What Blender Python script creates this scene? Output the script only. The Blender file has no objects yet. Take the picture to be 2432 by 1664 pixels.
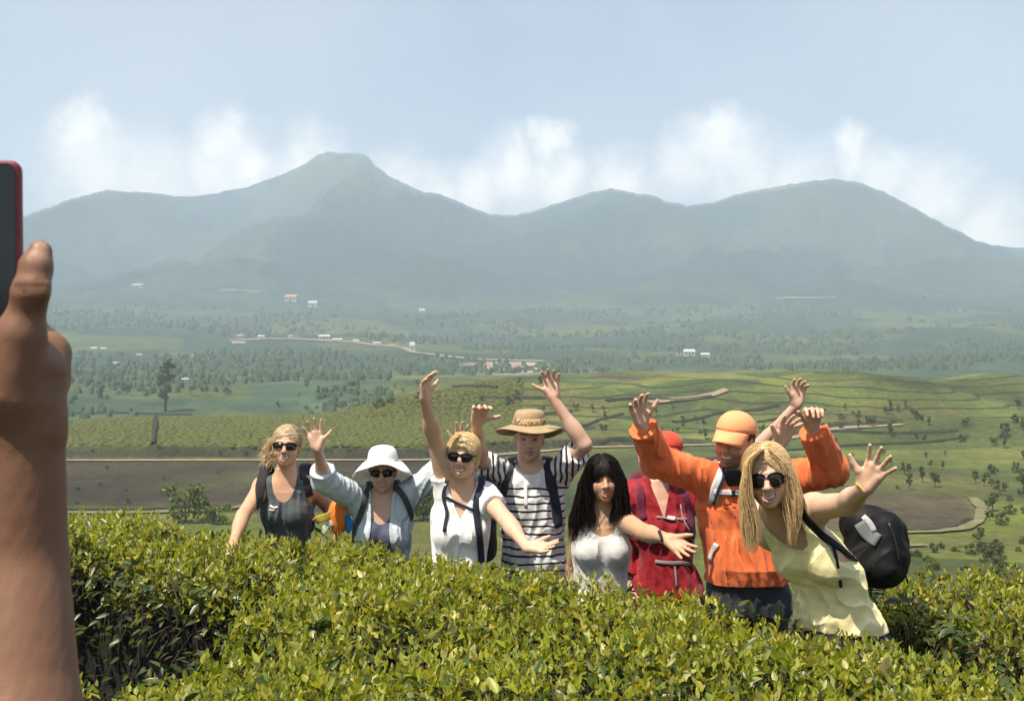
import bpy, math, random
import numpy as np
from mathutils import Vector, Matrix
R = math.radians
rng = np.random.default_rng(7)
random.seed(7)
scene = bpy.context.scene
col = scene.collection

# ------------------------------------------------------------------ camera
CZ, FP = 2.15, 2608.0              # eye height above the people's ground, focal length in photo pixels
PW, PH = 2432.0, 1664.0
cam = bpy.data.cameras.new('camera')
cam.sensor_width = 36.0
cam.lens = 36.0 * FP / PW
cam.clip_start = 0.05
cam.clip_end = 30000
cam.dof.use_dof = True
cam.dof.focus_distance = 5.2
cam.dof.aperture_fstop = 22
camo = bpy.data.objects.new('camera', cam)
camo.location = (0, 0, CZ)
camo.rotation_euler = (R(90), 0, 0)
col.objects.link(camo)
scene.camera = camo

# ------------------------------------------------------------------ sun, sky, exposure
SUN_EL = 63.0
to_sun_h = Vector((-0.74, -0.67, 0)).normalized()
to_sun = Vector((to_sun_h.x * math.cos(R(SUN_EL)), to_sun_h.y * math.cos(R(SUN_EL)), math.sin(R(SUN_EL))))
sl = bpy.data.lights.new('sun', 'SUN')
sl.energy = 5.0
sl.angle = R(0.55)
sl.color = (1.0, 0.89, 0.73)
so = bpy.data.objects.new('sun', sl)
so.rotation_euler = (-to_sun).to_track_quat('-Z', 'Y').to_euler()
so.location = (0, 0, 900)
col.objects.link(so)
vs = scene.view_settings
vs.view_transform = 'Standard'
vs.look = 'None'
vs.gamma = 1.0
vs.exposure = 0.88
scene.cycles.use_denoising = True
scene.cycles.max_bounces = 6
scene.cycles.diffuse_bounces = 3
scene.cycles.glossy_bounces = 2
scene.cycles.transmission_bounces = 4
scene.cycles.transparent_max_bounces = 6
scene.cycles.volume_bounces = 2
scene.cycles.caustics_reflective = False
scene.cycles.caustics_refractive = False

def N(nt, typ, **kw):
    n = nt.nodes.new(typ)
    for k, v in kw.items():
        setattr(n, k, v)
    return n

def px_dir(px, py):
    return np.array([(px - PW / 2) / FP, 1.0, -(py - PH / 2) / FP])

def build_world():
    w = bpy.data.worlds.new('World')
    scene.world = w
    w.use_nodes = True
    nt = w.node_tree
    nt.nodes.clear()
    L = nt.links.new
    def math_(op, a, b=None, c=None, clamp=False):
        n = N(nt, 'ShaderNodeMath', operation=op)
        n.use_clamp = clamp
        for i, v in enumerate((a, b, c)):
            if v is None: continue
            if isinstance(v, (int, float)): n.inputs[i].default_value = v
            else: L(v, n.inputs[i])
        return n.outputs[0]
    out = N(nt, 'ShaderNodeOutputWorld')
    bg = N(nt, 'ShaderNodeBackground')
    bg.inputs['Strength'].default_value = 0.072
    sky = N(nt, 'ShaderNodeTexSky', sky_type='NISHITA')
    sky.sun_disc = False
    sky.sun_elevation = R(SUN_EL)
    sky.sun_rotation = math.atan2(to_sun_h.x, to_sun_h.y)
    sky.altitude = 1500
    sky.air_density = 1.0
    sky.dust_density = 3.5
    sky.ozone_density = 1.4
    tc = N(nt, 'ShaderNodeTexCoord')
    sep = N(nt, 'ShaderNodeSeparateXYZ')
    L(tc.outputs['Generated'], sep.inputs[0])
    az = math_('ARCTAN2', sep.outputs[0], sep.outputs[1])
    el = math_('ARCSINE', sep.outputs[2])
    comb = N(nt, 'ShaderNodeCombineXYZ')
    L(az, comb.inputs[0]); L(el, comb.inputs[1])
    def noise(scale, detail, rough, src=None):
        n = N(nt, 'ShaderNodeTexNoise')
        n.inputs['Scale'].default_value = scale
        n.inputs['Detail'].default_value = detail
        n.inputs['Roughness'].default_value = rough
        L(src or tc.outputs['Generated'], n.inputs['Vector'])
        return n
    # ragged, billowing edges: warp the (azimuth, elevation) plane with noise
    def warp(src, nz, amt):
        s = N(nt, 'ShaderNodeVectorMath', operation='SUBTRACT')
        L(nz.outputs['Color'], s.inputs[0]); s.inputs[1].default_value = (0.5, 0.5, 0.5)
        m = N(nt, 'ShaderNodeVectorMath', operation='SCALE')
        L(s.outputs[0], m.inputs[0]); m.inputs['Scale'].default_value = amt
        a = N(nt, 'ShaderNodeVectorMath', operation='ADD')
        L(src, a.inputs[0]); L(m.outputs[0], a.inputs[1])
        f = N(nt, 'ShaderNodeVectorMath', operation='MULTIPLY')
        L(a.outputs[0], f.inputs[0]); f.inputs[1].default_value = (1, 1, 0)
        return f.outputs[0]
    p = warp(comb.outputs[0], noise(24, 8, 0.66), 0.062)
    blobs = [(190, 300, 80), (215, 380, 130), (330, 440, 150), (500, 330, 75), (570, 380, 95), (470, 410, 110),
             (700, 400, 120), (900, 410, 90), (985, 440, 80), (1250, 320, 60), (1165, 390, 100), (1265, 420, 100), (1080, 450, 90),
             (1625, 320, 85), (1555, 390, 100), (1690, 385, 130), (1810, 420, 110), (1935, 360, 70), (2000, 400, 95),
             (2110, 450, 110), (2260, 540, 120), (2380, 580, 110), (1420, 430, 100)]
    mask = None
    for (bx, by, br) in blobs:
        dx = px_dir(bx * 1.0465, by * 1.0465)
        a_ = math.atan2(dx[0], dx[1]); e_ = math.atan2(dx[2], math.hypot(dx[0], dx[1]))
        s = N(nt, 'ShaderNodeVectorMath', operation='DISTANCE')
        L(p, s.inputs[0]); s.inputs[1].default_value = (a_, e_, 0)
        v = math_('MULTIPLY_ADD', s.outputs['Value'], -1.0 / (br * 1.0465 / FP), 1.25)
        mask = v if mask is None else math_('SMOOTH_MAX', mask, v, 0.25)
    # the same kind of broken cumulus band goes on all round the horizon
    n2 = noise(4.2, 6, 0.6)
    band = math_('MULTIPLY_ADD', math_('ABSOLUTE', math_('SUBTRACT', el, 0.13)), -9.0, 0.5)
    gen = math_('ADD', math_('MULTIPLY_ADD', n2.outputs['Fac'], 3.2, -1.75), band)
    side = math_('MULTIPLY_ADD', math_('ABSOLUTE', az), 4.0, -2.1, clamp=True)
    gen = math_('MULTIPLY', gen, side)
    mask = math_('MAXIMUM', mask, gen)
    soft = N(nt, 'ShaderNodeMapRange', interpolation_type='SMOOTHSTEP')
    soft.inputs['From Min'].default_value = 0.05
    soft.inputs['From Max'].default_value = 1.2
    L(mask, soft.inputs['Value'])
    n3 = noise(14, 6, 0.65)
    dens = math_('MULTIPLY', soft.outputs[0], math_('MULTIPLY_ADD', n3.outputs['Fac'], 1.15, 0.14), clamp=True)
    # thin high veil
    n4 = noise(2.6, 5, 0.55)
    veil = math_('MULTIPLY_ADD', n4.outputs['Fac'], 0.7, -0.12, clamp=True)
    veilmix = N(nt, 'ShaderNodeMix', data_type='RGBA')
    L(veil, veilmix.inputs['Factor']); L(sky.outputs[0], veilmix.inputs['A'])
    veilmix.inputs['B'].default_value = (10.4, 9.7, 9.0, 1)
    cm = N(nt, 'ShaderNodeMix', data_type='RGBA')
    L(dens, cm.inputs['Factor']); L(veilmix.outputs['Result'], cm.inputs['A'])
    cm.inputs['B'].default_value = (18.5, 16.2, 13.6, 1)
    L(cm.outputs['Result'], bg.inputs['Color'])
    L(bg.outputs[0], out.inputs['Surface'])
build_world()

# ------------------------------------------------------------------ small helpers
def at(px, py, d):
    """the point d metres in front of the eye that photo pixel (px, py) looks at"""
    return np.array([(px - PW / 2) / FP * d, d, CZ - (py - PH / 2) / FP * d])

def tag(o, label=None, cat=None, group=None, kind=None):
    if label: o['label'] = label
    if cat: o['category'] = cat
    if group: o['group'] = group
    if kind: o['kind'] = kind
    return o

def empty(name, loc=(0, 0, 0), rz=0.0):
    o = bpy.data.objects.new(name, None)
    o.location = loc
    o.rotation_euler = (0, 0, rz)
    o.empty_display_size = 0.1
    col.objects.link(o)
    return o

def make_mesh(name, V, F, smooth=True, normals=None, color=None, matidx=None):
    V = np.asarray(V, np.float32)
    me = bpy.data.meshes.new(name)
    if isinstance(F, np.ndarray):
        n, k = F.shape
        flat = F.ravel().astype(np.int32)
        starts = np.arange(0, n * k, k, dtype=np.int32)
        me.vertices.add(len(V)); me.vertices.foreach_set('co', V.ravel())
        me.loops.add(len(flat)); me.loops.foreach_set('vertex_index', flat)
        me.polygons.add(n); me.polygons.foreach_set('loop_start', starts)
        me.update(calc_edges=True)
        me.validate()
    else:
        me.from_pydata([tuple(v) for v in V], [], [tuple(f) for f in F])
        me.update()
    if smooth:
        me.polygons.foreach_set('use_smooth', np.ones(len(me.polygons), bool))
    if matidx is not None:
        me.polygons.foreach_set('material_index', np.asarray(matidx, np.int32))
    if color is not None:
        a = me.attributes.new('Col', 'FLOAT_COLOR', 'POINT')
        c = np.ones((len(V), 4), np.float32); c[:, :np.asarray(color).shape[1]] = color
        a.data.foreach_set('color', c.ravel())
    if normals is not None and len(me.vertices) == len(normals):
        me.normals_split_custom_set_from_vertices(np.asarray(normals, np.float32))
    return me

def add(name, me, mat=None, parent=None, mats=None):
    o = bpy.data.objects.new(name, me)
    for m in (mats or ([mat] if mat else [])):
        me.materials.append(m)
    col.objects.link(o)
    if parent is not None:
        o.parent = parent
        # parts are modelled in world coordinates: undo the root's placement
        o.matrix_parent_inverse = Matrix.Translation(-Vector(parent.location)) if parent.parent is None and parent.type == 'EMPTY' else Matrix.Identity(4)
    return o

# ------------------------------------------------------------------ materials
def mat(name, color=(0.5, 0.5, 0.5), rough=0.6, attr=False, var=None, bump=None, spec=0.4, sheen=0.0,
        translucent=0.0, metallic=0.0, island=None, sss=0.0, stripes=None, blotch=None, weave=False):
    m = bpy.data.materials.new(name)
    m.use_nodes = True
    nt = m.node_tree
    L = nt.links.new
    b = nt.nodes['Principled BSDF']
    b.inputs['Roughness'].default_value = rough
    b.inputs['Specular IOR Level'].default_value = spec
    b.inputs['Metallic'].default_value = metallic
    if sheen:
        b.inputs['Sheen Weight'].default_value = sheen
    if sss:
        b.inputs['Subsurface Weight'].default_value = sss
        b.inputs['Subsurface Radius'].default_value = (0.012, 0.005, 0.003)
        b.inputs['Subsurface Scale'].default_value = 1.0
    tc = N(nt, 'ShaderNodeTexCoord')
    c = None
    if attr:
        a = N(nt, 'ShaderNodeAttribute', attribute_name='Col')
        c = a.outputs['Color']
    else:
        rgb = N(nt, 'ShaderNodeRGB'); rgb.outputs[0].default_value = (*color, 1)
        c = rgb.outputs[0]
    def mix(a, bcol, fac, blend='MIX'):
        n = N(nt, 'ShaderNodeMix', data_type='RGBA', blend_type=blend)
        if isinstance(fac, float): n.inputs['Factor'].default_value = fac
        else: L(fac, n.inputs['Factor'])
        L(a, n.inputs['A'])
        if isinstance(bcol, tuple): n.inputs['B'].default_value = (*bcol, 1)
        else: L(bcol, n.inputs['B'])
        return n.outputs['Result']
    if stripes:      # (period, duty, second colour, z offset)
        sepn = N(nt, 'ShaderNodeSeparateXYZ'); L(tc.outputs['Object'], sepn.inputs[0])
        nz = N(nt, 'ShaderNodeTexNoise'); nz.inputs['Scale'].default_value = 9.0
        L(tc.outputs['Object'], nz.inputs['Vector'])
        ad = N(nt, 'ShaderNodeMath', operation='MULTIPLY_ADD'); L(nz.outputs['Fac'], ad.inputs[0]); ad.inputs[1].default_value = 0.03
        L(sepn.outputs[stripes[4] if len(stripes) > 4 else 'Z'], ad.inputs[2])
        md = N(nt, 'ShaderNodeMath', operation='FLOORED_MODULO'); L(ad.outputs[0], md.inputs[0]); md.inputs[1].default_value = stripes[0]
        lt = N(nt, 'ShaderNodeMath', operation='LESS_THAN'); L(md.outputs[0], lt.inputs[0]); lt.inputs[1].default_value = stripes[0] * stripes[1]
        top = N(nt, 'ShaderNodeMath', operation='LESS_THAN'); L(sepn.outputs['Z'], top.inputs[0]); top.inputs[1].default_value = stripes[3]
        mu = N(nt, 'ShaderNodeMath', operation='MULTIPLY'); L(lt.outputs[0], mu.inputs[0]); L(top.outputs[0], mu.inputs[1])
        c = mix(c, stripes[2], mu.outputs[0])
    if blotch:       # (scale, threshold, colour)
        v = N(nt, 'ShaderNodeTexNoise'); v.inputs['Scale'].default_value = blotch[0]; v.inputs['Detail'].default_value = 2
        v.inputs['Distortion'].default_value = 1.2
        L(tc.outputs['Object'], v.inputs['Vector'])
        g = N(nt, 'ShaderNodeMath', operation='GREATER_THAN'); L(v.outputs['Fac'], g.inputs[0]); g.inputs[1].default_value = blotch[1]
        c = mix(c, blotch[2], g.outputs[0])
    if var:          # (scale, amount): brightness mottling
        nz = N(nt, 'ShaderNodeTexNoise'); nz.inputs['Scale'].default_value = var[0]; nz.inputs['Detail'].default_value = 5
        nz.inputs['Roughness'].default_value = 0.65
        L(tc.outputs['Object'], nz.inputs['Vector'])
        mr = N(nt, 'ShaderNodeMapRange'); L(nz.outputs['Fac'], mr.inputs['Value'])
        mr.inputs['From Min'].default_value = 0.25; mr.inputs['From Max'].default_value = 0.75
        mr.inputs['To Min'].default_value = 1 - var[1]; mr.inputs['To Max'].default_value = 1 + var[1]
        hs = N(nt, 'ShaderNodeHueSaturation'); L(c, hs.inputs['Color']); L(mr.outputs[0], hs.inputs['Value'])
        c = hs.outputs[0]
    if island:       # list of colours picked per leaf
        g = N(nt, 'ShaderNodeNewGeometry')
        cr = N(nt, 'ShaderNodeValToRGB'); L(g.outputs['Random Per Island'], cr.inputs['Fac'])
        el = cr.color_ramp.elements
        while len(el) < len(island): el.new(0.5)
        for i, cc in enumerate(island):
            el[i].position = i / (len(island) - 1); el[i].color = (*cc, 1)
        c = cr.outputs[0]
    L(c, b.inputs['Base Color'])
    if bump:         # (scale, strength, distance)
        nz = N(nt, 'ShaderNodeTexNoise'); nz.inputs['Scale'].default_value = bump[0]; nz.inputs['Detail'].default_value = 6
        nz.inputs['Roughness'].default_value = 0.6
        L(tc.outputs['Object'], nz.inputs['Vector'])
        bp = N(nt, 'ShaderNodeBump'); bp.inputs['Strength'].default_value = bump[1]
        bp.inputs['Distance'].default_value = bump[2]
        L(nz.outputs['Fac'], bp.inputs['Height']); L(bp.outputs[0], b.inputs['Normal'])
    if translucent:
        tr = N(nt, 'ShaderNodeBsdfTranslucent')
        tcx = N(nt, 'ShaderNodeMix', data_type='RGBA', blend_type='MULTIPLY'); tcx.inputs['Factor'].default_value = 1.0
        L(c, tcx.inputs['A']); tcx.inputs['B'].default_value = (1.45, 1.35, 0.55, 1)
        L(tcx.outputs['Result'], tr.inputs['Color'])
        ms = N(nt, 'ShaderNodeMixShader'); ms.inputs[0].default_value = translucent
        L(b.outputs[0], ms.inputs[1]); L(tr.outputs[0], ms.inputs[2])
        L(ms.outputs[0], nt.nodes['Material Output'].inputs['Surface'])
    return m

# value noise on a lattice (numpy) for terrain relief
_tab = rng.random((256, 256))
def vnoise(x, y):
    xi = np.floor(x).astype(int); yi = np.floor(y).astype(int)
    fx = x - xi; fy = y - yi
    fx = fx * fx * (3 - 2 * fx); fy = fy * fy * (3 - 2 * fy)
    a = _tab[xi % 256, yi % 256]; b = _tab[(xi + 1) % 256, yi % 256]
    c = _tab[xi % 256, (yi + 1) % 256]; d = _tab[(xi + 1) % 256, (yi + 1) % 256]
    return (a * (1 - fx) + b * fx) * (1 - fy) + (c * (1 - fx) + d * fx) * fy
def fbm(x, y, o=4, g=0.5):
    s = 0; a = 1.0; t = 0
    for i in range(o):
        s = s + a * vnoise(x * 2 ** i + 17.3 * i, y * 2 ** i + 5.1 * i); t += a; a *= g
    return s / t
# ------------------------------------------------------------------ terrain: near terrace, valley of tea fields, mountains
RIDGE = np.array([(-260, 560), (-120, 520), (0, 505), (70, 485), (150, 455), (240, 432), (330, 436), (430, 447), (540, 430), (600, 412), (640, 397), (690, 372), (706, 362), (718, 352), (732, 350),
    (745, 344), (768, 347), (785, 345), (804, 348), (826, 349), (840, 362), (852, 378), (862, 381), (880, 398), (900, 408), (960, 437), (1000, 440), (1060, 467), (1110, 485), (1160, 490), (1215, 478),
    (1280, 455), (1340, 438), (1385, 428), (1440, 438), (1490, 445), (1520, 460), (1560, 466), (1620, 460), (1690, 436), (1760, 423),
    (1830, 413), (1890, 405), (1950, 414), (2010, 437), (2080, 475), (2150, 512), (2210, 543), (2260, 558), (2324, 562), (2450, 570), (2600, 540)]) * 1.0465
ROAD = np.array([(-300, 212), (150, 212), (1000, 213), (1130, 220), (1400, 240), (1700, 246), (1900, 250), (2140, 258), (2600, 270)], float)
RR, CAMG = 4200.0, 0.5
_hx = lambda px, d: (px - PW / 2) / FP * d
def _base(r):
    return np.interp(r, [0, 8, 11, 16, 24, 40, 80, 120, 140, 215, 330, 500, 700, 900, 1200, 1600, 2000, 2400],
                     [0, 0, -.5, -1.9, -4.4, -8.5, -15, -18.6, -19.2, -19.2, -18.8, -18, -15.5, -10, 4, 30, 68, 110])
HILLS = []   # (x, y, amp, sx, sy)
def _hill(px, py, d, sx, sy):
    HILLS.append((_hx(px, d), d, CZ - (py - PH / 2) / FP * d - float(_base(d)), sx, sy))
for (px_, d_, am_, sx_, sy_) in ((1010, 318, 3.5, 24, 22), (1190, 345, 6, 26, 24), (1390, 318, 5, 24, 20), (1570, 350, 6.5, 28, 24), (1760, 325, 5, 24, 20), (1960, 350, 8, 30, 26),
        (2150, 320, 6, 26, 22), (2370, 350, 8, 30, 26), (1060, 430, 7, 34, 26), (1290, 455, 9.5, 38, 28), (1520, 480, 11, 42, 28), (1720, 440, 8, 32, 26), (1900, 465, 11, 40, 28), (2090, 430, 8, 34, 26),
        (2320, 470, 10, 40, 30), (1150, 570, 9, 46, 34), (1640, 590, 13, 56, 36), (2120, 580, 10, 50, 36), (900, 560, 6, 40, 34), (1990, 255, 3.0, 16, 14), (2220, 262, 3.5, 18, 16), (2420, 250, 4, 18, 18)):
    HILLS.append((_hx(px_, d_), d_, am_ * (.5 if d_ > 540 else 0.85 if d_ > 400 else 1.45 if d_ > 300 else 1.0), sx_ * .95, sy_ * .9))
def height(x, y):
    x = np.asarray(x, float); y = np.asarray(y, float)
    r = np.hypot(x, y)
    az = np.arctan2(x, y)
    px = PW / 2 + FP * np.tan(np.clip(az, -1.2, 1.2))
    front = np.clip((np.cos(az) + 0.15) / 0.5, 0, 1); front = front * front * (3 - 2 * front)
    z = _base(r)
    # terrace step above the field road, on the far side of it
    rd = np.interp(px, ROAD[:, 0], ROAD[:, 1])
    step = np.clip((y - rd - 1.6) / 2.6, 0, 1); step = step * step * (3 - 2 * step)
    fall = 1 - np.clip((y - (rd + 128)) / 26, 0, 1)
    side = 1 - 0.75 * np.clip((px - 1150) / 500, 0, 1)
    z = z + step * (0.9 + 1.5 * side) * (0.3 + 0.7 * fall) * (y < 700)
    drop = np.exp(-((r - 440) / 75.0) ** 2) * np.clip((1000 - px) / 250, 0, 1)
    z = z - 9.0 * drop
    for (hx, hy, am, sx, sy) in HILLS:
        z = z + am * np.exp(-((x - hx) / sx) ** 2 - ((y - hy) / sy) ** 2)
    z = z + (fbm(x / 60.0 + 9, y / 60.0, 3) - 0.5) * 3.0 * np.clip((r - 260) / 200, 0, 1) * np.clip((3000 - r) / 1500, 0, 1)
    z = z + (fbm(x / 260.0 + 3, y / 260.0 + 8, 3) - 0.5) * 34.0 * np.clip((r - 700) / 700, 0, 1) * np.clip((3300 - r) / 900, 0, 1)
    # mountains
    pyr = np.interp(px, RIDGE[:, 0], RIDGE[:, 1])
    tanr = (PH / 2 - pyr) / FP * np.cos(az)
    wide = 0.085 + 0.07 * fbm(az * 5 + 40, az * 0 + 3.3, 4)
    w = np.clip((np.abs(az) - 0.5) / 0.12, 0, 1)
    tanr = tanr * (1 - w) + wide * w
    tanr = tanr + (fbm(az * 190 + 11, az * 0 + 1.7, 4, .65) - 0.5) * 0.0036
    zr = CZ + RR * tanr
    t = np.clip((r - 1900) / (RR - 1900), 0, 1)
    s = 0.35 * t + 0.65 * t * t * (3 - 2 * t)
    wx = x + 260 * (fbm(x / 900.0 + 5, y / 900.0 + 1, 2) - .5); wy = y + 260 * (fbm(x / 900.0 + 15, y / 900.0 + 11, 2) - .5)
    spur = np.abs(fbm(wx / 760.0 + 2.0, wy / 1050.0 + 6, 3) - 0.5) * 2
    rough = fbm(x / 210.0, y / 210.0, 5, 0.55) - 0.5
    zm = 62.0 * (1 - s) + zr * s + ((0.28 - spur) * 240 + rough * 150) * 4 * t * (1 - t) * np.clip(zr / 500, 0.2, 1.2)
    zm = np.minimum(zm, CZ + r * tanr * (1.0 - 0.05 * (1 - t)))
    zm = np.where(r > RR, zr - (r - RR) * 0.5, zm)
    m = np.clip((r - 1900) / 400, 0, 1)
    z = z * (1 - m) + np.maximum(zm, -5) * m
    back = np.clip(r - 3, 0, 400) * 0.12 + np.clip(r - 1500, 0, 3000) * 0.12
    z = z * front + np.where(r < 1500, back, np.minimum(back, zm + 40)) * (1 - front)
    near = np.clip((2.6 - y) / 0.8, 0, 1) * np.clip((6 - r) / 2, 0, 1)
    return z + near * CAMG
def h1(x, y):
    return float(height(np.array([x]), np.array([y]))[0])
def on_ground(px, d):
    x = _hx(px, d)
    return np.array([x, d, h1(x, d)])
def see(px, py, lo=30, hi=3900):
    """first ground point along the photo ray through (px, py)"""
    d = np.geomspace(lo, hi, 1500)
    x = _hx(px, d)
    gap = (CZ - (py - PH / 2) / FP * d) - height(x, d)
    i = np.argmax(gap < 0)
    if gap[i] >= 0: i = len(d) - 1
    return np.array([x[i], d[i], h1(x[i], d[i])])

def ell_mask(px, py, cx, cy, rx, ry, n=2.0, soft=0.12):
    k = (np.abs((px - cx) / rx) ** n + np.abs((py - cy) / ry) ** n) ** (1 / n)
    return np.clip((1 - k) / soft + 0.5, 0, 1)

def ground_color(x, y, z):
    """ground cover: tea, fallow earth, woodland, grass; shade painted on earth by the hedges"""
    r = np.hypot(x, y); az = np.arctan2(x, y)
    px = PW / 2 + FP * np.tan(np.clip(az, -1.2, 1.2))
    n1 = fbm(x / 14.0, y / 14.0, 4)[:, None]; n2 = fbm(x / 90.0 + 4, y / 90.0 + 7, 4)[:, None]; n3 = fbm(x / 420.0 + 1, y / 420.0 + 2, 4)[:, None]
    tea = np.array([.125, .148, .030]) * (0.72 + 0.56 * n1)
    tea2 = np.array([.072, .092, .024]) * (0.7 + 0.6 * n1)
    wood = np.array([.030, .052, .026]) * (0.6 + 0.8 * n1)
    grass = np.array([.075, .088, .03]) * (0.7 + 0.6 * n1)
    fallow = np.array([.043, .035, .022]) * (0.75 + 0.5 * n1) * (0.85 + 0.3 * n2)
    def lerp(a, b, f): return a + (b - a) * f
    f = np.clip((n2 - 0.40) / 0.10, 0, 1)
    c = lerp(tea2, tea, f)
    pv = fbm(x / 48.0 + 71, y / 30.0 + 13, 2)[:, None]
    c = lerp(c, np.array([.100, .098, .030]) * (.75 + .5 * n1), np.clip((pv - .56) / .02, 0, 1) * .7)
    c = lerp(c, np.array([.045, .062, .020]) * (.75 + .5 * n1), np.clip((.42 - pv) / .02, 0, 1) * .75)
    # scrubby patches between the plantings
    c = lerp(c, wood * 1.25, np.clip((n3 - 0.53) / 0.05, 0, 1) * np.clip((r[:, None] - 380) / 80, 0, 1))
    # farther valley floor: mostly woodland with cleared plots, then forested mountains
    far = np.clip((r[:, None] - 700) / 200, 0, 1)
    plots = np.clip((fbm(x / 150.0 + 31, y / 150.0 + 12, 3)[:, None] - 0.53) / 0.04, 0, 1)
    farc = lerp(wood, tea2 * 0.9, plots)
    c = lerp(c, farc, far)
    lf = (np.clip((980 - px) / 120, 0, 1) * np.clip((r - 352) / 8, 0, 1) * np.clip((900 - r) / 150, 0, 1))[:, None]
    c = lerp(c, lerp(wood * 1.5, tea2, np.clip((n2 - .52) / .05, 0, 1)), lf)
    rt_ = (np.clip((px - 1980 - .25 * (r - 420)) / 150, 0, 1) * np.clip((r - 405) / 40, 0, 1) * np.clip((1500 - r) / 300, 0, 1))[:, None]
    c = lerp(c, wood * 1.15, .8 * rt_)
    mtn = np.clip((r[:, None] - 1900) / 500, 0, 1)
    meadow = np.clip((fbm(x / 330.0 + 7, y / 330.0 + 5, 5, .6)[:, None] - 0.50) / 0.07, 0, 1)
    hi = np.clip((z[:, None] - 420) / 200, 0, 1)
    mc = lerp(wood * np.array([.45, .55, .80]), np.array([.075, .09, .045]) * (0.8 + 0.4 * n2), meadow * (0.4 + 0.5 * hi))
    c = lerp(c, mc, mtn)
    # left and middle: fallow field on the near side of the road
    rd = np.interp(px, ROAD[:, 0], ROAD[:, 1])
    fm = np.clip((rd - 1.5 - y) / 1.0, 0, 1) * np.clip((y - 146 - 3 * np.sin(px / 140)) / 2.0, 0, 1) * np.clip((1215 + 40 * np.sin(y / 7) - px) / 25, 0, 1) * (y > 20)
    fallow = lerp(fallow, np.array([.048, .052, .022]) * (.7 + .6 * n1), np.clip((fbm(x / 22.0 + 3, y / 9.0 + 2, 3)[:, None] - .46) / .12, 0, 1) * .75)
    fallow = fallow * (1 + .22 * np.sin(y * 1.9 + 2 * np.sin(x / 30.0)))[:, None]
    c = lerp(c, fallow, fm[:, None])
    # bank above the road
    bk = np.clip((y - rd - 1.4) / 0.5, 0, 1) * np.clip((rd + 4.6 - y) / 0.8, 0, 1) * np.clip((2200 - px) / 100, 0, 1) * (y > 20)
    c = lerp(c, np.array([.040, .040, .022]) * (0.7 + 0.6 * n1), bk[:, None])
    # oval fallow plot on the right
    zg = z
    py = PH / 2 + (CZ - zg) / np.maximum(y, 1) * FP
    ov = ell_mask(px, py, 2105, 1218, 205, 47, 3.0) * (y > 60) * (y < 260)
    c = lerp(c, np.array([.078,.062,.036]) * (0.8 + 0.4 * n1), ov[:, None])
    # roadside cuttings far off, bare earth
    for (cx, cy, rx, ry) in ((1200, 873, 95, 16), (1235, 866, 60, 8)):
        e = ell_mask(px, py, cx, cy, rx, ry, 3.0, .4) * (y > 500) * (y < 2200)
        c = lerp(c, np.array([.33, .255, .185]) * (0.8 + 0.4 * n1), 0.9 * e[:, None])
    near = np.clip((r[:, None] - 60) / 30, 0, 1)
    shaded_soil = np.clip((9.5 - r[:, None]) / 2.0, 0, 1)
    c = lerp(np.array([.06,.066,.026]) * (0.6 + 0.8 * fbm(x / 1.5, y / 1.5, 3)[:, None]), c, near)
    c = lerp(c, np.array([.022, .015, .009]), shaded_soil)  # earth round the hedges, darkened further to paint shade into the gap
    ln = np.clip((y - rd - 10) / 8, 0, 1) * np.clip((700 - r) / 120, 0, 1) * np.clip((px - 1120 + .9 * (y - 330)) / 120, 0, 1) * (1 - ov)
    return np.column_stack([np.clip(c, 0.005, 0.9), np.clip(ln, 0, 1)])

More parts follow.
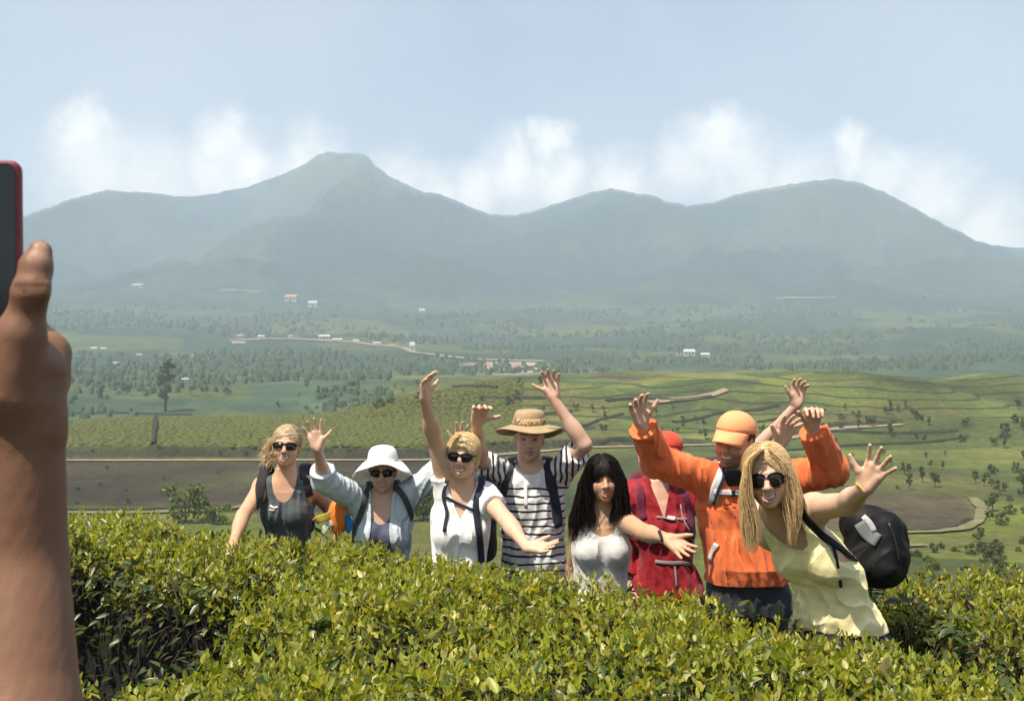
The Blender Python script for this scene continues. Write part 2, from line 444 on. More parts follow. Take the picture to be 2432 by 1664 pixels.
def build_terrain():
    a_in = np.linspace(-R(28.5), R(28.5), 440)
    a_out = np.linspace(R(28.5), 2 * math.pi - R(28.5), 84)[1:-1]
    azs = np.concatenate([a_in, a_out])
    rs = np.concatenate([np.geomspace(0.6, 100, 56)[:-1], np.linspace(100, 470, 265)[:-1], np.geomspace(470, 2000, 110)[:-1],
                         np.linspace(2000, RR, 104), [RR + 60, RR + 160, RR + 320]])
    A, Rr = np.meshgrid(azs, rs, indexing='ij')
    # rings are straight lines across the frame so that field edges stay crisp
    cosf = np.where(np.abs(A) <= R(28.6), np.cos(A), np.cos(R(28.5)))
    blend = np.clip((1500 - Rr) / 900, 0, 1) * (np.abs(A) <= R(28.6))
    rad = Rr * (1 - blend) + (Rr / cosf) * blend
    X = rad * np.sin(A); Y = rad * np.cos(A)
    Z = height(X.ravel(), Y.ravel()).reshape(X.shape)
    V = np.stack([X, Y, Z], -1).reshape(-1, 3)
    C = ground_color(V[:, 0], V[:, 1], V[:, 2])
    na, nr = X.shape
    i = np.arange(na)[:, None]; j = np.arange(nr - 1)[None, :]
    i2 = (i + 1) % na
    F = np.stack([i * nr + j, i * nr + j + 1, i2 * nr + j + 1, i2 * nr + j], -1).reshape(-1, 4)[:, ::-1].copy()
    cv = len(V)
    V = np.vstack([V, [[0, 0, CAMG]]]); C = np.vstack([C, C[:1]])
    # the small hole under the eye
    cap = [(cv, ((k + 1) % na) * nr, k * nr) for k in range(na)]
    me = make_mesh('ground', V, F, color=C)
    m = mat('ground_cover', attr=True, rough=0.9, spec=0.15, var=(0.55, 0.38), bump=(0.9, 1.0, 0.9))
    nt = m.node_tree
    # a second, coarser mottling so that far slopes read as tree cover
    hs = [n for n in nt.nodes if n.type == 'HUE_SAT'][0]
    tcn = [n for n in nt.nodes if n.type == 'TEX_COORD'][0]
    nz = N(nt, 'ShaderNodeTexNoise'); nz.inputs['Scale'].default_value = 0.035; nz.inputs['Detail'].default_value = 8; nz.inputs['Roughness'].default_value = 0.7
    nt.links.new(tcn.outputs['Object'], nz.inputs['Vector'])
    mr = N(nt, 'ShaderNodeMapRange'); nt.links.new(nz.outputs['Fac'], mr.inputs['Value'])
    mr.inputs['From Min'].default_value = 0.3; mr.inputs['From Max'].default_value = 0.7; mr.inputs['To Min'].default_value = 0.55; mr.inputs['To Max'].default_value = 1.45
    hs2 = N(nt, 'ShaderNodeHueSaturation'); nt.links.new(hs.outputs[0], hs2.inputs['Color']); nt.links.new(mr.outputs[0], hs2.inputs['Value'])
    at_ = [n for n in nt.nodes if n.type == 'ATTRIBUTE'][0]
    sz = N(nt, 'ShaderNodeSeparateXYZ'); nt.links.new(tcn.outputs['Object'], sz.inputs[0])
    nw = N(nt, 'ShaderNodeTexNoise'); nw.inputs['Scale'].default_value = 0.02; nw.inputs['Detail'].default_value = 2
    nt.links.new(tcn.outputs['Object'], nw.inputs['Vector'])
    def mth(op, a, b, c=None):
        n = N(nt, 'ShaderNodeMath', operation=op)
        for i, v in enumerate((a, b, c)):
            if v is None: continue
            if isinstance(v, (int, float)): n.inputs[i].default_value = v
            else: nt.links.new(v, n.inputs[i])
        return n.outputs[0]
    zz = mth('MULTIPLY_ADD', nw.outputs['Fac'], 9.0, sz.outputs['Z'])
    fr = mth('FLOORED_MODULO', zz, 2.3)
    ln = mth('MULTIPLY', mth('LESS_THAN', fr, 0.42), at_.outputs['Alpha'])
    dk = N(nt, 'ShaderNodeMix', data_type='RGBA'); nt.links.new(mth('MULTIPLY', ln, 0.72), dk.inputs['Factor'])
    nt.links.new(hs2.outputs[0], dk.inputs['A']); dk.inputs['B'].default_value = (.022, .026, .012, 1)
    nt.links.new(dk.outputs['Result'], nt.nodes['Principled BSDF'].inputs['Base Color'])
    o = add('ground', me, m)
    tag(o, kind='structure')
build_terrain()

def ribbon(name, pts, width, lift, material, label=None, kind='structure', cat=None, thick=0.0, wob=0.0, steps=6):
    """a strip of ground draped along world points"""
    pts = np.array(pts, float)
    seg = np.concatenate([np.linspace(pts[i], pts[i + 1], steps, endpoint=False) for i in range(len(pts) - 1)] + [pts[-1:]])
    n = len(seg)
    T = np.gradient(seg[:, :2], axis=0); T /= np.linalg.norm(T, axis=1)[:, None] + 1e-9
    S = np.stack([T[:, 1], -T[:, 0]], 1)
    V = []; F = []
    for k in range(n):
        wv = width * (1 + wob * (random.random() - .5))
        for q in (-.5, 0, .5):
            x = seg[k, 0] + S[k, 0] * wv * q; y = seg[k, 1] + S[k, 1] * wv * q
            V.append((x, y, lift))
        if thick:
            for q in (-.5, .5):
                x = seg[k, 0] + S[k, 0] * wv * q; y = seg[k, 1] + S[k, 1] * wv * q
                V.append((x, y, lift - thick))
    V = np.array(V); V[:, 2] += height(V[:, 0], V[:, 1])
    m = 5 if thick else 3
    for k in range(n - 1):
        a = k * m; b = a + m
        F += [(a, b, b + 1, a + 1), (a + 1, b + 1, b + 2, a + 2)]
        if thick:
            F += [(a + 3, b + 3, b, a), (a + 2, b + 2, b + 4, a + 4)]
    o = add(name, make_mesh(name, V, F), material)
    return tag(o, label, cat, kind=kind)

M_earth = mat('pale_earth', (.23, .19, .13), .95, var=(.4, .3), spec=.1)
M_path = mat('trodden_path', (.15, .145, .075), .95, var=(.4, .3), spec=.1)
M_ditch = mat('dark_ditch', (.030, .034, .018), .95, var=(.5, .5), spec=.1)
rp = [(p, d) for p, d in ROAD if p < 2200]
ribbon('dirt_road', [(_hx(p, d - .4), d - .4, 0) for p, d in rp], 3.0, .25, M_earth, steps=14, wob=.3)
ribbon('path', [see(150, 1219), see(330, 1219), see(480, 1213), see(600, 1203), see(760, 1196), see(900, 1190)], 2.6, .2, M_path, wob=.6)
ribbon('dirt_road', [see(1540, 958), see(1600, 952), see(1660, 946), see(1700, 938), see(1726, 930)], 2.4, .5, M_earth)
ribbon('path', [see(2000, 1268), see(2120, 1268), see(2220, 1266), see(2290, 1258), see(2325, 1240), see(2335, 1210), see(2310, 1185)], 1.5, .25, M_path, wob=.4)
ribbon('path', [see(2000, 1304), see(2110, 1302), see(2200, 1298)], 1.0, .25, M_path, wob=.4)
for pts in ([(955, 925), (1080, 922), (1180, 924)], [(1160, 945), (1240, 948), (1330, 950)],
            [(1280, 1050), (1350, 1020), (1420, 1000), (1480, 985)], [(1440, 955), (1540, 950), (1690, 945)],
            [(1600, 1005), (1700, 985), (1800, 975), (1850, 965)], [(1940, 1028), (2060, 1030), (2180, 1031), (2275, 1026)],
            [(1850, 1072), (1980, 1062), (2120, 1056), (2230, 1050), (2300, 1038)], [(1800, 1005), (1880, 990), (1960, 975)],
            [(150, 983), (300, 983), (455, 987)], [(372, 990), (368, 1020), (364, 1058)], [(2000, 1262), (2150, 1263), (2260, 1257), (2308, 1235)],
            [(160, 1212), (330, 1212), (520, 1204)], [(1330, 1060), (1450, 1052), (1560, 1050)], [(1230, 1000), (1290, 985), (1360, 978)]):
    w_ = see(*pts[0])[1]
    ribbon('hedge_bank', [see(*p) for p in pts], 1.0, .0017 * w_, M_ditch, steps=8, wob=.9, thick=.0017 * w_ + .3)

# tea bushes of the nearer slope, one clipped carpet
def domes(name, P, rad, hgt, material, seg=6):
    n = len(P)
    a = np.linspace(0, 2 * math.pi, seg, endpoint=False)
    V = np.zeros((n, 2 * seg + 1, 3)); rot = rng.random(n) * 6.28
    for k in range(seg):
        jit = 0.75 + 0.5 * rng.random(n)
        V[:, k, 0] = P[:, 0] + np.cos(a[k] + rot) * rad * jit; V[:, k, 1] = P[:, 1] + np.sin(a[k] + rot) * rad * jit; V[:, k, 2] = P[:, 2] - .1 * hgt
        jit = 0.55 + 0.35 * rng.random(n)
        V[:, seg + k, 0] = P[:, 0] + np.cos(a[k] + rot + .4) * rad * jit; V[:, seg + k, 1] = P[:, 1] + np.sin(a[k] + rot + .4) * rad * jit
        V[:, seg + k, 2] = P[:, 2] + hgt * (.6 + .35 * rng.random(n))
    V[:, -1, :2] = P[:, :2]; V[:, -1, 2] = P[:, 2] + hgt * (.85 + .3 * rng.random(n))
    f = []
    for k in range(seg):
        q = (k + 1) % seg
        f += [(k, q, seg + q), (k, seg + q, seg + k), (seg + k, seg + q, 2 * seg)]
    f = np.array(f)
    F = (f[None] + (np.arange(n) * (2 * seg + 1))[:, None, None]).reshape(-1, 3)
    return add(name, make_mesh(name, V.reshape(-1, 3), F, smooth=False), material)
M_teafield = mat('tea_carpet', rough=.8, spec=.2, island=[(.068,.080,.016),(.082,.092,.018),(.094,.10,.02),(.076,.088,.018)])
gx, gy = np.meshgrid(np.arange(-118, 60, 1.15), np.arange(218, 343, 1.35))
gx = (gx + (rng.random(gx.shape) - .5) * 1.3).ravel(); gy = (gy + (rng.random(gy.shape) - .5) * 1.5).ravel()
gp = PW / 2 + FP * gx / gy
ok = (gp > -60) & (gy > np.interp(gp, ROAD[:, 0], ROAD[:, 1]) + 4.6) & (gp < 1240) & (np.abs(gp - 369) > 3.2) & (rng.random(len(gx)) > .03)
gx, gy = gx[ok], gy[ok]
o = domes('tea_carpet', np.stack([gx, gy, height(gx, gy)], 1), .85 + .3 * rng.random(len(gx)), .22 + .22 * rng.random(len(gx)), M_teafield, 5)
tag(o, 'clipped green tea bushes covering the terrace beyond the dirt road', 'tea field', kind='stuff')

M_wood = mat('woodland_crowns', rough=.9, spec=.15, island=[(.028, .048, .020), (.04, .066, .026), (.055, .085, .032), (.034, .055, .028)])
nW = 9500
d = 430 + 1600 * rng.random(nW) ** 1.1; ppx = -150 + 2750 * rng.random(nW)
x = _hx(ppx, d)
cl = fbm(x / 120.0 + 50, d / 120.0 + 20, 3)
ok = (cl > 0.48) & ((d > 760) | (ppx < 930))
x, y = x[ok], d[ok]
o = domes('distant_woodland', np.stack([x, y, height(x, y)], 1), (1.2 + 1.6 * rng.random(len(x))) * (y / 600) ** .7, (1.6 + 2.6 * rng.random(len(x))) * (y / 600) ** .6, M_wood, 5)
tag(o, 'far off woodland crowns scattered over the hazy valley floor', 'woodland', kind='stuff')

# ------------------------------------------------------------------ trees
M_leafA = mat('tree_leaf', rough=.7, spec=.25, translucent=.2, island=[(.055, .072, .02), (.08, .10, .026), (.10, .12, .03), (.065, .085, .022)])
M_leafB = mat('light_leaf', rough=.7, spec=.25, translucent=.25, island=[(.10, .13, .025), (.14, .17, .035), (.08, .12, .025), (.17, .19, .05)])
M_bark = mat('bark', (.10, .085, .065), .9, var=(3, .3), spec=.15)
def tube(V, F, pts, rad, seg=6):
    pts = np.array(pts, float); n = len(pts)
    b0 = len(V)
    T = np.gradient(pts, axis=0)
    for k in range(n):
        t = T[k] / (np.linalg.norm(T[k]) + 1e-9)
        u = np.cross(t, (0.31, 0.95, 0.1)); u /= np.linalg.norm(u) + 1e-9
        w = np.cross(t, u)
        for s in range(seg):
            a = 2 * math.pi * s / seg
            V.append(pts[k] + (u * math.cos(a) + w * math.sin(a)) * rad[k])
    for k in range(n - 1):
        for s in range(seg):
            q = (s + 1) % seg
            F.append((b0 + k * seg + s, b0 + k * seg + q, b0 + (k + 1) * seg + q, b0 + (k + 1) * seg + s))
    V.append(pts[-1]); e = len(V) - 1
    for s in range(seg):
        F.append((b0 + (n - 1) * seg + s, b0 + (n - 1) * seg + (s + 1) % seg, e))
def leaf_cards(C, size, r, up=.3):
    """small folded leaf sprays round the points C"""
    n = len(C)
    u = r.normal(size=(n, 3)); u /= np.linalg.norm(u, axis=1)[:, None]
    w = r.normal(size=(n, 3)); w -= (w * u).sum(1)[:, None] * u; w /= np.linalg.norm(w, axis=1)[:, None]
    sz = size * (.6 + .8 * r.random(n))[:, None]
    nn = np.cross(u, w)
    V = np.stack([C - u * sz, C + w * sz * .55 + nn * sz * .25, C + u * sz, C - w * sz * .55 + nn * sz * .25], 1).reshape(-1, 3)
    F = np.arange(4 * n).reshape(n, 4)
    return V, F
def tree_meshes(seed, h, crown_w, crown_lo, nleaf, lsize, clumps):
    r = np.random.default_rng(seed)
    V, F = [], []
    top = np.array([r.normal() * .04 * h, r.normal() * .04 * h, h * .9])
    tr = [np.zeros(3) - [0, 0, .4], top * .3 + r.normal(size=3) * .01 * h, top * .65, top]
    tube(V, F, tr, [h * .03, h * .022, h * .014, h * .005])
    C = []
    for k in range(clumps):
        f = crown_lo + (1 - crown_lo) * (k + .5) / clumps
        a = r.random() * 6.28
        rad = crown_w * (.35 + .65 * r.random()) * (1 - .55 * abs((f - crown_lo) / (1 - crown_lo) - .45))
        c = top * f + np.array([math.cos(a) * rad, math.sin(a) * rad, h * .04 * r.normal()])
        tube(V, F, [top * (f * .82), (top * f * .9 + c) / 2, c], [h * .008, h * .006, h * .002], 4)
        nn = nleaf // clumps
        p = r.normal(size=(nn, 3)); p /= np.linalg.norm(p, axis=1)[:, None]
        p *= (r.random(nn) ** .5)[:, None] * np.array([.5, .5, .38]) * crown_w * (.7 + .5 * r.random())
        C.append(c + p)
    lv, lf = leaf_cards(np.vstack(C), lsize, r)
    return make_mesh('trunk', V, F), make_mesh('crown', lv, lf, smooth=False)
TREES = {'round': tree_meshes(1, 5.0, 1.9, .42, 420, .30, 9), 'slim': tree_meshes(2, 7.0, 1.1, .35, 420, .28, 12),
         'bushy': tree_meshes(3, 3.2, 1.7, .25, 380, .26, 8), 'sparse': tree_meshes(4, 6.0, 1.6, .5, 240, .30, 8),
         'tall': tree_meshes(5, 13.0, 1.9, .30, 700, .42, 16), 'light': tree_meshes(6, 3.0, 1.8, .2, 700, .2, 10)}
for k, (t, c) in TREES.items():
    t.materials.append(M_bark); c.materials.append(M_leafB if k == 'light' else M_leafA)
def tree(kind, P, s, label, group, name='tree'):
    rt = empty(name, tuple(P), random.random() * 6.28)
    rt.scale = (s, s, s * random.uniform(.9, 1.15))
    for me, nm in zip(TREES[kind], ('trunk', 'crown')):
        o = bpy.data.objects.new(nm, me); col.objects.link(o); o.parent = rt
    return tag(rt, label, 'tree' if name == 'tree' else 'bush', group)
tree('tall', see(392, 978), 1.35 * see(392, 978)[1] / 340, 'tall slim tree standing alone above the green tea terrace', None)
tree('sparse', see(661, 978), .75, 'small dark tree with flat crown behind the tea terrace', None)
tree('light', see(440, 1240), 1.5, 'yellow green bush beyond the left end of the hedge', None, 'bush')
tree('light', see(520, 1245), .9, 'smaller yellow green bush beside a larger one beyond the hedge', None, 'bush')
tree('light', see(1005, 1235), 1.3, 'green bush between the denim shirt and the white shirt', None, 'bush')
for (p, q, k, s) in ((455, 940, 'sparse', .8), (487, 938, 'round', .9), (540, 940, 'bushy', 1), (300, 935, 'bushy', 1.2), (240, 945, 'round', 1),
                     (760, 945, 'round', 1), (845, 965, 'bushy', .9), (905, 968, 'bushy', 1), (1130, 975, 'bushy', .9)):
    tree(k, see(p, q), s * see(p, q)[1] / 450, 'small dark tree in the haze behind the tea terrace', 'trees behind the tea terrace')
r2 = np.random.default_rng(12)
def scatter(n, x0, x1, y0, y1, kinds, s0, s1, label, group):
    for i in range(n):
        P = see(x0 + (x1 - x0) * r2.random(), y0 + (y1 - y0) * r2.random())
        if P[1] > 900 or P[1] < 60: continue
        tree(kinds[r2.integers(len(kinds))], P - [0, 0, .2], (s0 + (s1 - s0) * r2.random()) * .62, label, group)
scatter(24, 1250, 1700, 960, 1050, ['slim', 'round', 'sparse'], .4, .8, 'thin young shade tree on the tea slopes behind the raised arms', 'shade trees on the middle tea slopes')
scatter(16, 1560, 1880, 1010, 1060, ['slim', 'round'], .4, .8, 'thin young shade tree on the tea slopes behind the raised arms', 'shade trees on the middle tea slopes')
scatter(30, 1980, 2440, 960, 1050, ['round', 'bushy', 'slim'], .5, 1.0, 'dark tree on the wooded hillside at the right', 'trees along the far right slope')
scatter(26, 1960, 2440, 1055, 1170, ['bushy', 'round', 'slim'], .35, .8, 'tree dotted on the green slope above the oval fallow plot', 'trees above the oval plot')
scatter(18, 2320, 2440, 1100, 1330, ['bushy', 'round'], .4, .9, 'tree dotted on the green slope beside the oval fallow plot', 'trees beside the oval plot')
scatter(34, 2010, 2440, 1290, 1370, ['bushy', 'light', 'bushy'], .35, .7, 'low shrub on the bank between the oval plot and the hedge', 'shrubs below the oval plot')
scatter(24, 700, 1300, 900, 975, ['round', 'bushy', 'sparse'], .6, 1.2, 'tree on the green hill behind the raised hands', 'trees on the middle hill')
scatter(16, 160, 1100, 1115, 1205, ['bushy', 'sparse'], .15, .4, 'stunted shrub in the brown fallow field', 'shrubs in the fallow field')
scatter(24, 200, 1100, 1062, 1078, ['bushy'], .2, .4, 'low shrub on the bank above the dirt road', 'shrubs on the road bank')

# ------------------------------------------------------------------ far houses
M_hwall = mat('limewash', (.50, .49, .46), .85, spec=.2)
M_hwall2 = mat('pink_wall', (.50, .38, .32), .85, spec=.2)
M_hroof = mat('clay_roof', (.42, .20, .13), .85, spec=.2)
M_hroof2 = mat('sheet_roof', (.42, .42, .42), .7, spec=.3)
M_dark = mat('dark_opening', (.03, .03, .035), .5)
def box_mesh(name, x0, x1, y0, y1, z0, z1):
    V = [(x, y, z) for z in (z0, z1) for (x, y) in ((x0, y0), (x1, y0), (x1, y1), (x0, y1))]
    F = [(3, 2, 1, 0), (4, 5, 6, 7), (0, 1, 5, 4), (1, 2, 6, 5), (2, 3, 7, 6), (3, 0, 4, 7)]
    return make_mesh(name, V, F, smooth=False)
def house(px, py, w, h, wallm, roofm, label, group=None, yaw=0.0):
    P = see(px, py)
    s = P[1] / FP
    w, h = w * s, h * s
    dp = w * .6
    rt = empty('house', tuple(P - [0, 0, 1.0]), yaw)
    def p(nm, me, m):
        o = bpy.data.objects.new(nm, me); me.materials.append(m); col.objects.link(o); o.parent = rt
    hw = h * .62 + 1
    p('wall', box_mesh('wall', -w / 2, w / 2, 0, dp, 0, hw), wallm)
    V = [(-w * .55, -dp * .08, hw), (w * .55, -dp * .08, hw), (w * .55, dp * 1.08, hw), (-w * .55, dp * 1.08, hw), (-w * .5, dp / 2, h + 1), (w * .5, dp / 2, h + 1)]
    p('roof', make_mesh('roof', V, [(0, 1, 5, 4), (2, 3, 4, 5), (1, 2, 5), (3, 0, 4), (3, 2, 1, 0)], smooth=False), roofm)
    p('door', box_mesh('door', -w * .08, w * .08, -.12, .05, 0, 1 + h * .42), M_dark)
    for q in (-.3, .3):
        p('window', box_mesh('window', w * (q - .07), w * (q + .07), -.12, .05, 1 + h * .2, 1 + h * .42), M_dark)
    tag(rt, label, 'house', group)
house(690, 718, 26, 17, M_hwall2, M_hroof, 'pink walled house with a red roof on the far hillside')
house(742, 730, 20, 15, M_hwall, M_hroof2, 'white house downhill from the pink house')
house(1002, 742, 14, 9, M_hwall, M_hroof2, 'lone small white house below the saddle between two peaks')
house(325, 682, 26, 8, M_hwall, M_hroof2, 'pale low building high on the hazy left slope')
house(1638, 846, 26, 17, M_hwall, M_hroof2, 'largest white house of the cluster beyond the orange cap')
house(1676, 850, 20, 12, M_hwall, M_hroof2, 'smaller white house at the end of the white cluster')
house(1612, 848, 12, 10, M_hwall, M_hroof, 'small white house with red roof before the white cluster')
house(570, 803, 16, 9, M_hwall2, M_hroof, 'red roofed house at the start of the far road')
for (p, q, w, h) in ((566, 818, 30, 6), (620, 804, 16, 8), (690, 803, 12, 7), (770, 806, 26, 11), (800, 812, 24, 9), (845, 814, 14, 7), (895, 820, 18, 8), (930, 824, 20, 6)):
    house(p, q, w, h, M_hwall if (p + q) % 2 else M_hwall2, M_hroof2 if p % 3 else M_hroof, 'small pale house strung along the far road', 'houses along the far road')
house(979, 832, 13, 20, M_hwall, M_hroof2, 'narrow pale tower house at the bend of the far road')
for (p, q, w, h) in ((222, 832, 14, 7), (245, 832, 12, 6), (275, 866, 14, 6), (330, 845, 14, 5), (435, 905, 24, 7), (460, 848, 14, 5)):
    house(p, q, w, h, M_hwall, M_hroof2, 'faint pale house among trees in the hazy left valley', 'houses in the left valley')
ribbon('far_road', [see(545, 812), see(640, 806), see(760, 810), see(880, 821), see(960, 828), see(990, 840), see(1050, 848), see(1110, 854), see(1200, 858), see(1295, 860)], 9, 1.2, M_earth, steps=10, wob=.5)
ribbon('far_road', [see(525, 692), see(570, 691), see(620, 694)], 9, 1.5, M_path)
ribbon('far_road', [see(1840, 712), see(1900, 709), see(1985, 708)], 9, 1.5, M_path)

# ------------------------------------------------------------------ the hazy air
hz = box_mesh('haze', -4750, 4750, -4750, 4750, -45, 860)
hm = bpy.data.materials.new('haze'); hm.use_nodes = True
nt = hm.node_tree; nt.nodes.clear()
ho = N(nt, 'ShaderNodeOutputMaterial'); hv = N(nt, 'ShaderNodeVolumePrincipled')
hv.inputs['Color'].default_value = (.63, .78, .955, 1)
hv.inputs['Density'].default_value = 0.00031
hv.inputs['Anisotropy'].default_value = 0.0
nt.links.new(hv.outputs[0], ho.inputs['Volume'])
tag(add('haze', hz, hm), kind='stuff')
# ------------------------------------------------------------------ clipped tea hedges in front of the people
HZ = 1.10
def plane_pt(px, py):
    d = (CZ - HZ) * FP / (py - PH / 2)
    return (_hx(px, d), d)
def poly_info(P, poly):
    """signed distance inside (positive) to a polygon, vectorised"""
    poly = np.array(poly); n = len(poly)
    d = np.full(len(P), 1e9); inside = np.zeros(len(P), bool)
    for i in range(n):
        a, b = poly[i], poly[(i + 1) % n]
        ab = b - a; ap = P - a
        t = np.clip((ap @ ab) / (ab @ ab), 0, 1)
        d = np.minimum(d, np.linalg.norm(ap - t[:, None] * ab, axis=1))
        c = ((a[1] > P[:, 1]) != (b[1] > P[:, 1])) & (P[:, 0] < (b[0] - a[0]) * (P[:, 1] - a[1]) / (b[1] - a[1] + 1e-12) + a[0])
        inside ^= c
    return np.where(inside, d, -d)

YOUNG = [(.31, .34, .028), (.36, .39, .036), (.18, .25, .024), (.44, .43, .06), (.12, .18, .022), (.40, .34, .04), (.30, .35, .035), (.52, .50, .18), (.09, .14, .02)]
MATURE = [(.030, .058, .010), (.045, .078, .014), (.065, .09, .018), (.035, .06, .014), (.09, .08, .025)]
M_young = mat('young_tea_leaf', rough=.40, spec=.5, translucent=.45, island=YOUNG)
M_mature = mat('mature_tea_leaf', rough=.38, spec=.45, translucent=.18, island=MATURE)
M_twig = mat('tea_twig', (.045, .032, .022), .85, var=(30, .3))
M_core = mat('shade_core', (.010, .010, .006), .95, var=(14, .6), bump=(40, 1, .05))  # near-black colour carries the shade inside the hedge
def leaves(base, axis, nrm, ln, wd):
    """pointed leaves folded along the midrib and bent: 8 vertices, 6 faces each"""
    n = len(base)
    s = np.cross(axis, nrm); s /= np.linalg.norm(s, axis=1)[:, None] + 1e-9
    nrm = np.cross(s, axis)
    L = ln[:, None]; W = wd[:, None]
    bend = (rng.random(n) * .35 - .05)[:, None]
    mid = lambda f, k: base + axis * L * f - nrm * L * bend * f * f + nrm * L * k
    V = np.stack([mid(0, 0), mid(.33, 0) + s * W * .46 + nrm * W * .16, mid(.36, -.0), mid(.33, 0) - s * W * .46 + nrm * W * .16,
                  mid(.70, 0) + s * W * .33 + nrm * W * .12, mid(.72, 0), mid(.70, 0) - s * W * .33 + nrm * W * .12, mid(1, 0)], 1)
    f = np.array([(0, 1, 2, 2), (0, 2, 3, 3), (1, 4, 5, 2), (2, 5, 6, 3), (4, 7, 5, 5), (5, 7, 6, 6)])
    tri = np.array([(0, 1, 2), (0, 2, 3), (1, 4, 5), (1, 5, 2), (2, 5, 6), (2, 6, 3), (4, 7, 5), (5, 7, 6)])
    F = (tri[None] + (np.arange(n) * 8)[:, None, None]).reshape(-1, 3)
    return V.reshape(-1, 3), F
def rnd_dirs(n, tilt_lo, tilt_hi):
    a = rng.random(n) * 2 * math.pi; t = np.radians(tilt_lo + (tilt_hi - tilt_lo) * rng.random(n))
    return np.stack([np.sin(t) * np.cos(a), np.sin(t) * np.sin(a), np.cos(t)], 1)
def hedge_top(P, s):
    return HZ + .07 - .035 * np.clip((P[:, 0] + .2) / .6, 0, 1) - .12 * np.exp(-np.maximum(s, 0) / .06) + (fbm(P[:, 0] * 2.2 + 40, P[:, 1] * 2.2 + 40, 3) - .5) * .22 + (fbm(P[:, 0] * 7 + 3, P[:, 1] * 7 + 9, 2) - .5) * .07 + .015 * np.exp(-((P[:, 0] - .36) / .30) ** 2 - ((P[:, 1] - 4.78) / .35) ** 2)
def hedge(poly, label, dens=820, name='tea_hedge', seed_side=1.0, under=.14):
    poly = np.array(poly)
    lo, hi = poly.min(0), poly.max(0)
    n = int(dens * (hi - lo).prod())
    P = lo + (hi - lo) * rng.random((n, 2))
    s = poly_info(P, poly)
    # thin spots and deeper hollows break the carpet
    hole = fbm(P[:, 0] * 3.1 + 7, P[:, 1] * 3.1 + 1, 3)
    keep = (s > 0) & (rng.random(n) < np.where(s < .55, 1.0, np.clip((hole - .32) / .12, .4, 1)))
    P, s = P[keep], s[keep]
    z = hedge_top(P, s)
    z = z + .035 - .16 * rng.random(len(z)) ** 1.3
    top = np.column_stack([P, z])
    root = empty(name, (poly[:, 0].mean(), poly[:, 1].mean(), 0))
    tag(root, label, 'hedge')
    # young shoots: two or three upright leaves and a bud, over spreading leaves
    B, A, Nn, Ln, Wd = [], [], [], [], []
    up = rnd_dirs(len(top), 0, 26)
    for k in range(4):
        m = rng.random(len(top)) < (1.0, .95, .8, .6)[k]
        t = top[m]
        ax = up[m] * (1.0 - .18 * k) + rnd_dirs(len(t), 60, 90) * (.28 + .30 * k)
        ax /= np.linalg.norm(ax, axis=1)[:, None]
        B.append(t - up[m] * .018 * k); A.append(ax); Nn.append(np.cross(ax, rng.normal(size=ax.shape)))
        Ln.append((.0215 + .0085 * k) * (.7 + .6 * rng.random(len(t)))); Wd.append((.0112 + .0050 * k) * (.7 + .6 * rng.random(len(t))))
    B, A, Nn = map(np.vstack, (B, A, Nn)); Ln = np.concatenate(Ln); Wd = np.concatenate(Wd)
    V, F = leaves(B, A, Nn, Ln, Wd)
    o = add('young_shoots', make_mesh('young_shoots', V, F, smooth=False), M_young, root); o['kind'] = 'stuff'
    # mature leaves below and between
    n2 = int(len(top) * 1.1)
    idx = rng.integers(len(top), size=n2)
    b = top[idx] + rng.normal(size=(n2, 3)) * [.03, .03, .012] - np.column_stack([np.zeros(n2), np.zeros(n2), .035 + .12 * rng.random(n2)])
    a = rnd_dirs(n2, 45, 100)
    upn = np.tile([0, 0, 1.0], (n2, 1)) + rng.normal(size=(n2, 3)) * .45
    l = .045 + .03 * rng.random(n2)
    Vm, Fm = leaves(b, a, upn, l, l * .46)
    # leafy sides
    E = []
    for i in range(len(poly)):
        p, q = poly[i], poly[(i + 1) % len(poly)]
        ln_ = np.linalg.norm(q - p)
        k = int(ln_ * 230 * seed_side)
        t = rng.random(k)
        nrm2 = np.array([(q - p)[1], -(q - p)[0]]) / (ln_ + 1e-9)
        c = p + np.outer(t, q - p)
        mid = (p + q) / 2 + nrm2 * .02
        if poly_info(mid[None], poly)[0] > 0: nrm2 = -nrm2
        off = (fbm(c[:, 0] * 4 + 3, c[:, 1] * 4 + 6, 2) - .55) * .22
        c = c + np.outer(off + rng.normal(size=k) * .03, nrm2) - np.outer(.0 * t, nrm2)
        zz = HZ + .02 - .62 * rng.random(k) ** 1.7
        dirn = np.column_stack([np.tile(nrm2, (k, 1)), np.full(k, .1)]) + rng.normal(size=(k, 3)) * .55
        E.append((np.column_stack([c, zz]), dirn / np.linalg.norm(dirn, axis=1)[:, None]))
    sb = np.vstack([e[0] for e in E]); sa = np.vstack([e[1] for e in E])
    sl_ = .04 + .03 * rng.random(len(sb))
    Vs, Fs = leaves(sb, sa, np.tile([0, 0, 1.0], (len(sb), 1)) + rng.normal(size=sb.shape) * .4, sl_, sl_ * .42)
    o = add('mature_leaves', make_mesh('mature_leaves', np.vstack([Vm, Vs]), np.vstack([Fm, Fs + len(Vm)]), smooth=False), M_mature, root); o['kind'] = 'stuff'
    # twigs
    tv, tf = [], []
    for i in rng.choice(len(top), min(900, len(top)), replace=False):
        p = top[i]
        tube(tv, tf, [p - [0, 0, .24] + rng.normal(size=3) * [.08, .08, .02], p - [0, 0, .1] + rng.normal(size=3) * .02, p - [0, 0, .005]], [.0035, .0025, .0012], 3)
    for i in range(0, len(sb), 60):
        p = sb[i]; a2 = sa[i]
        tube(tv, tf, [p - a2 * .25 - [0, 0, .2], p - a2 * .1, p], [.005, .004, .0015], 3)
    o = add('twigs', make_mesh('twigs', tv, tf), M_twig, root); o['kind'] = 'stuff'
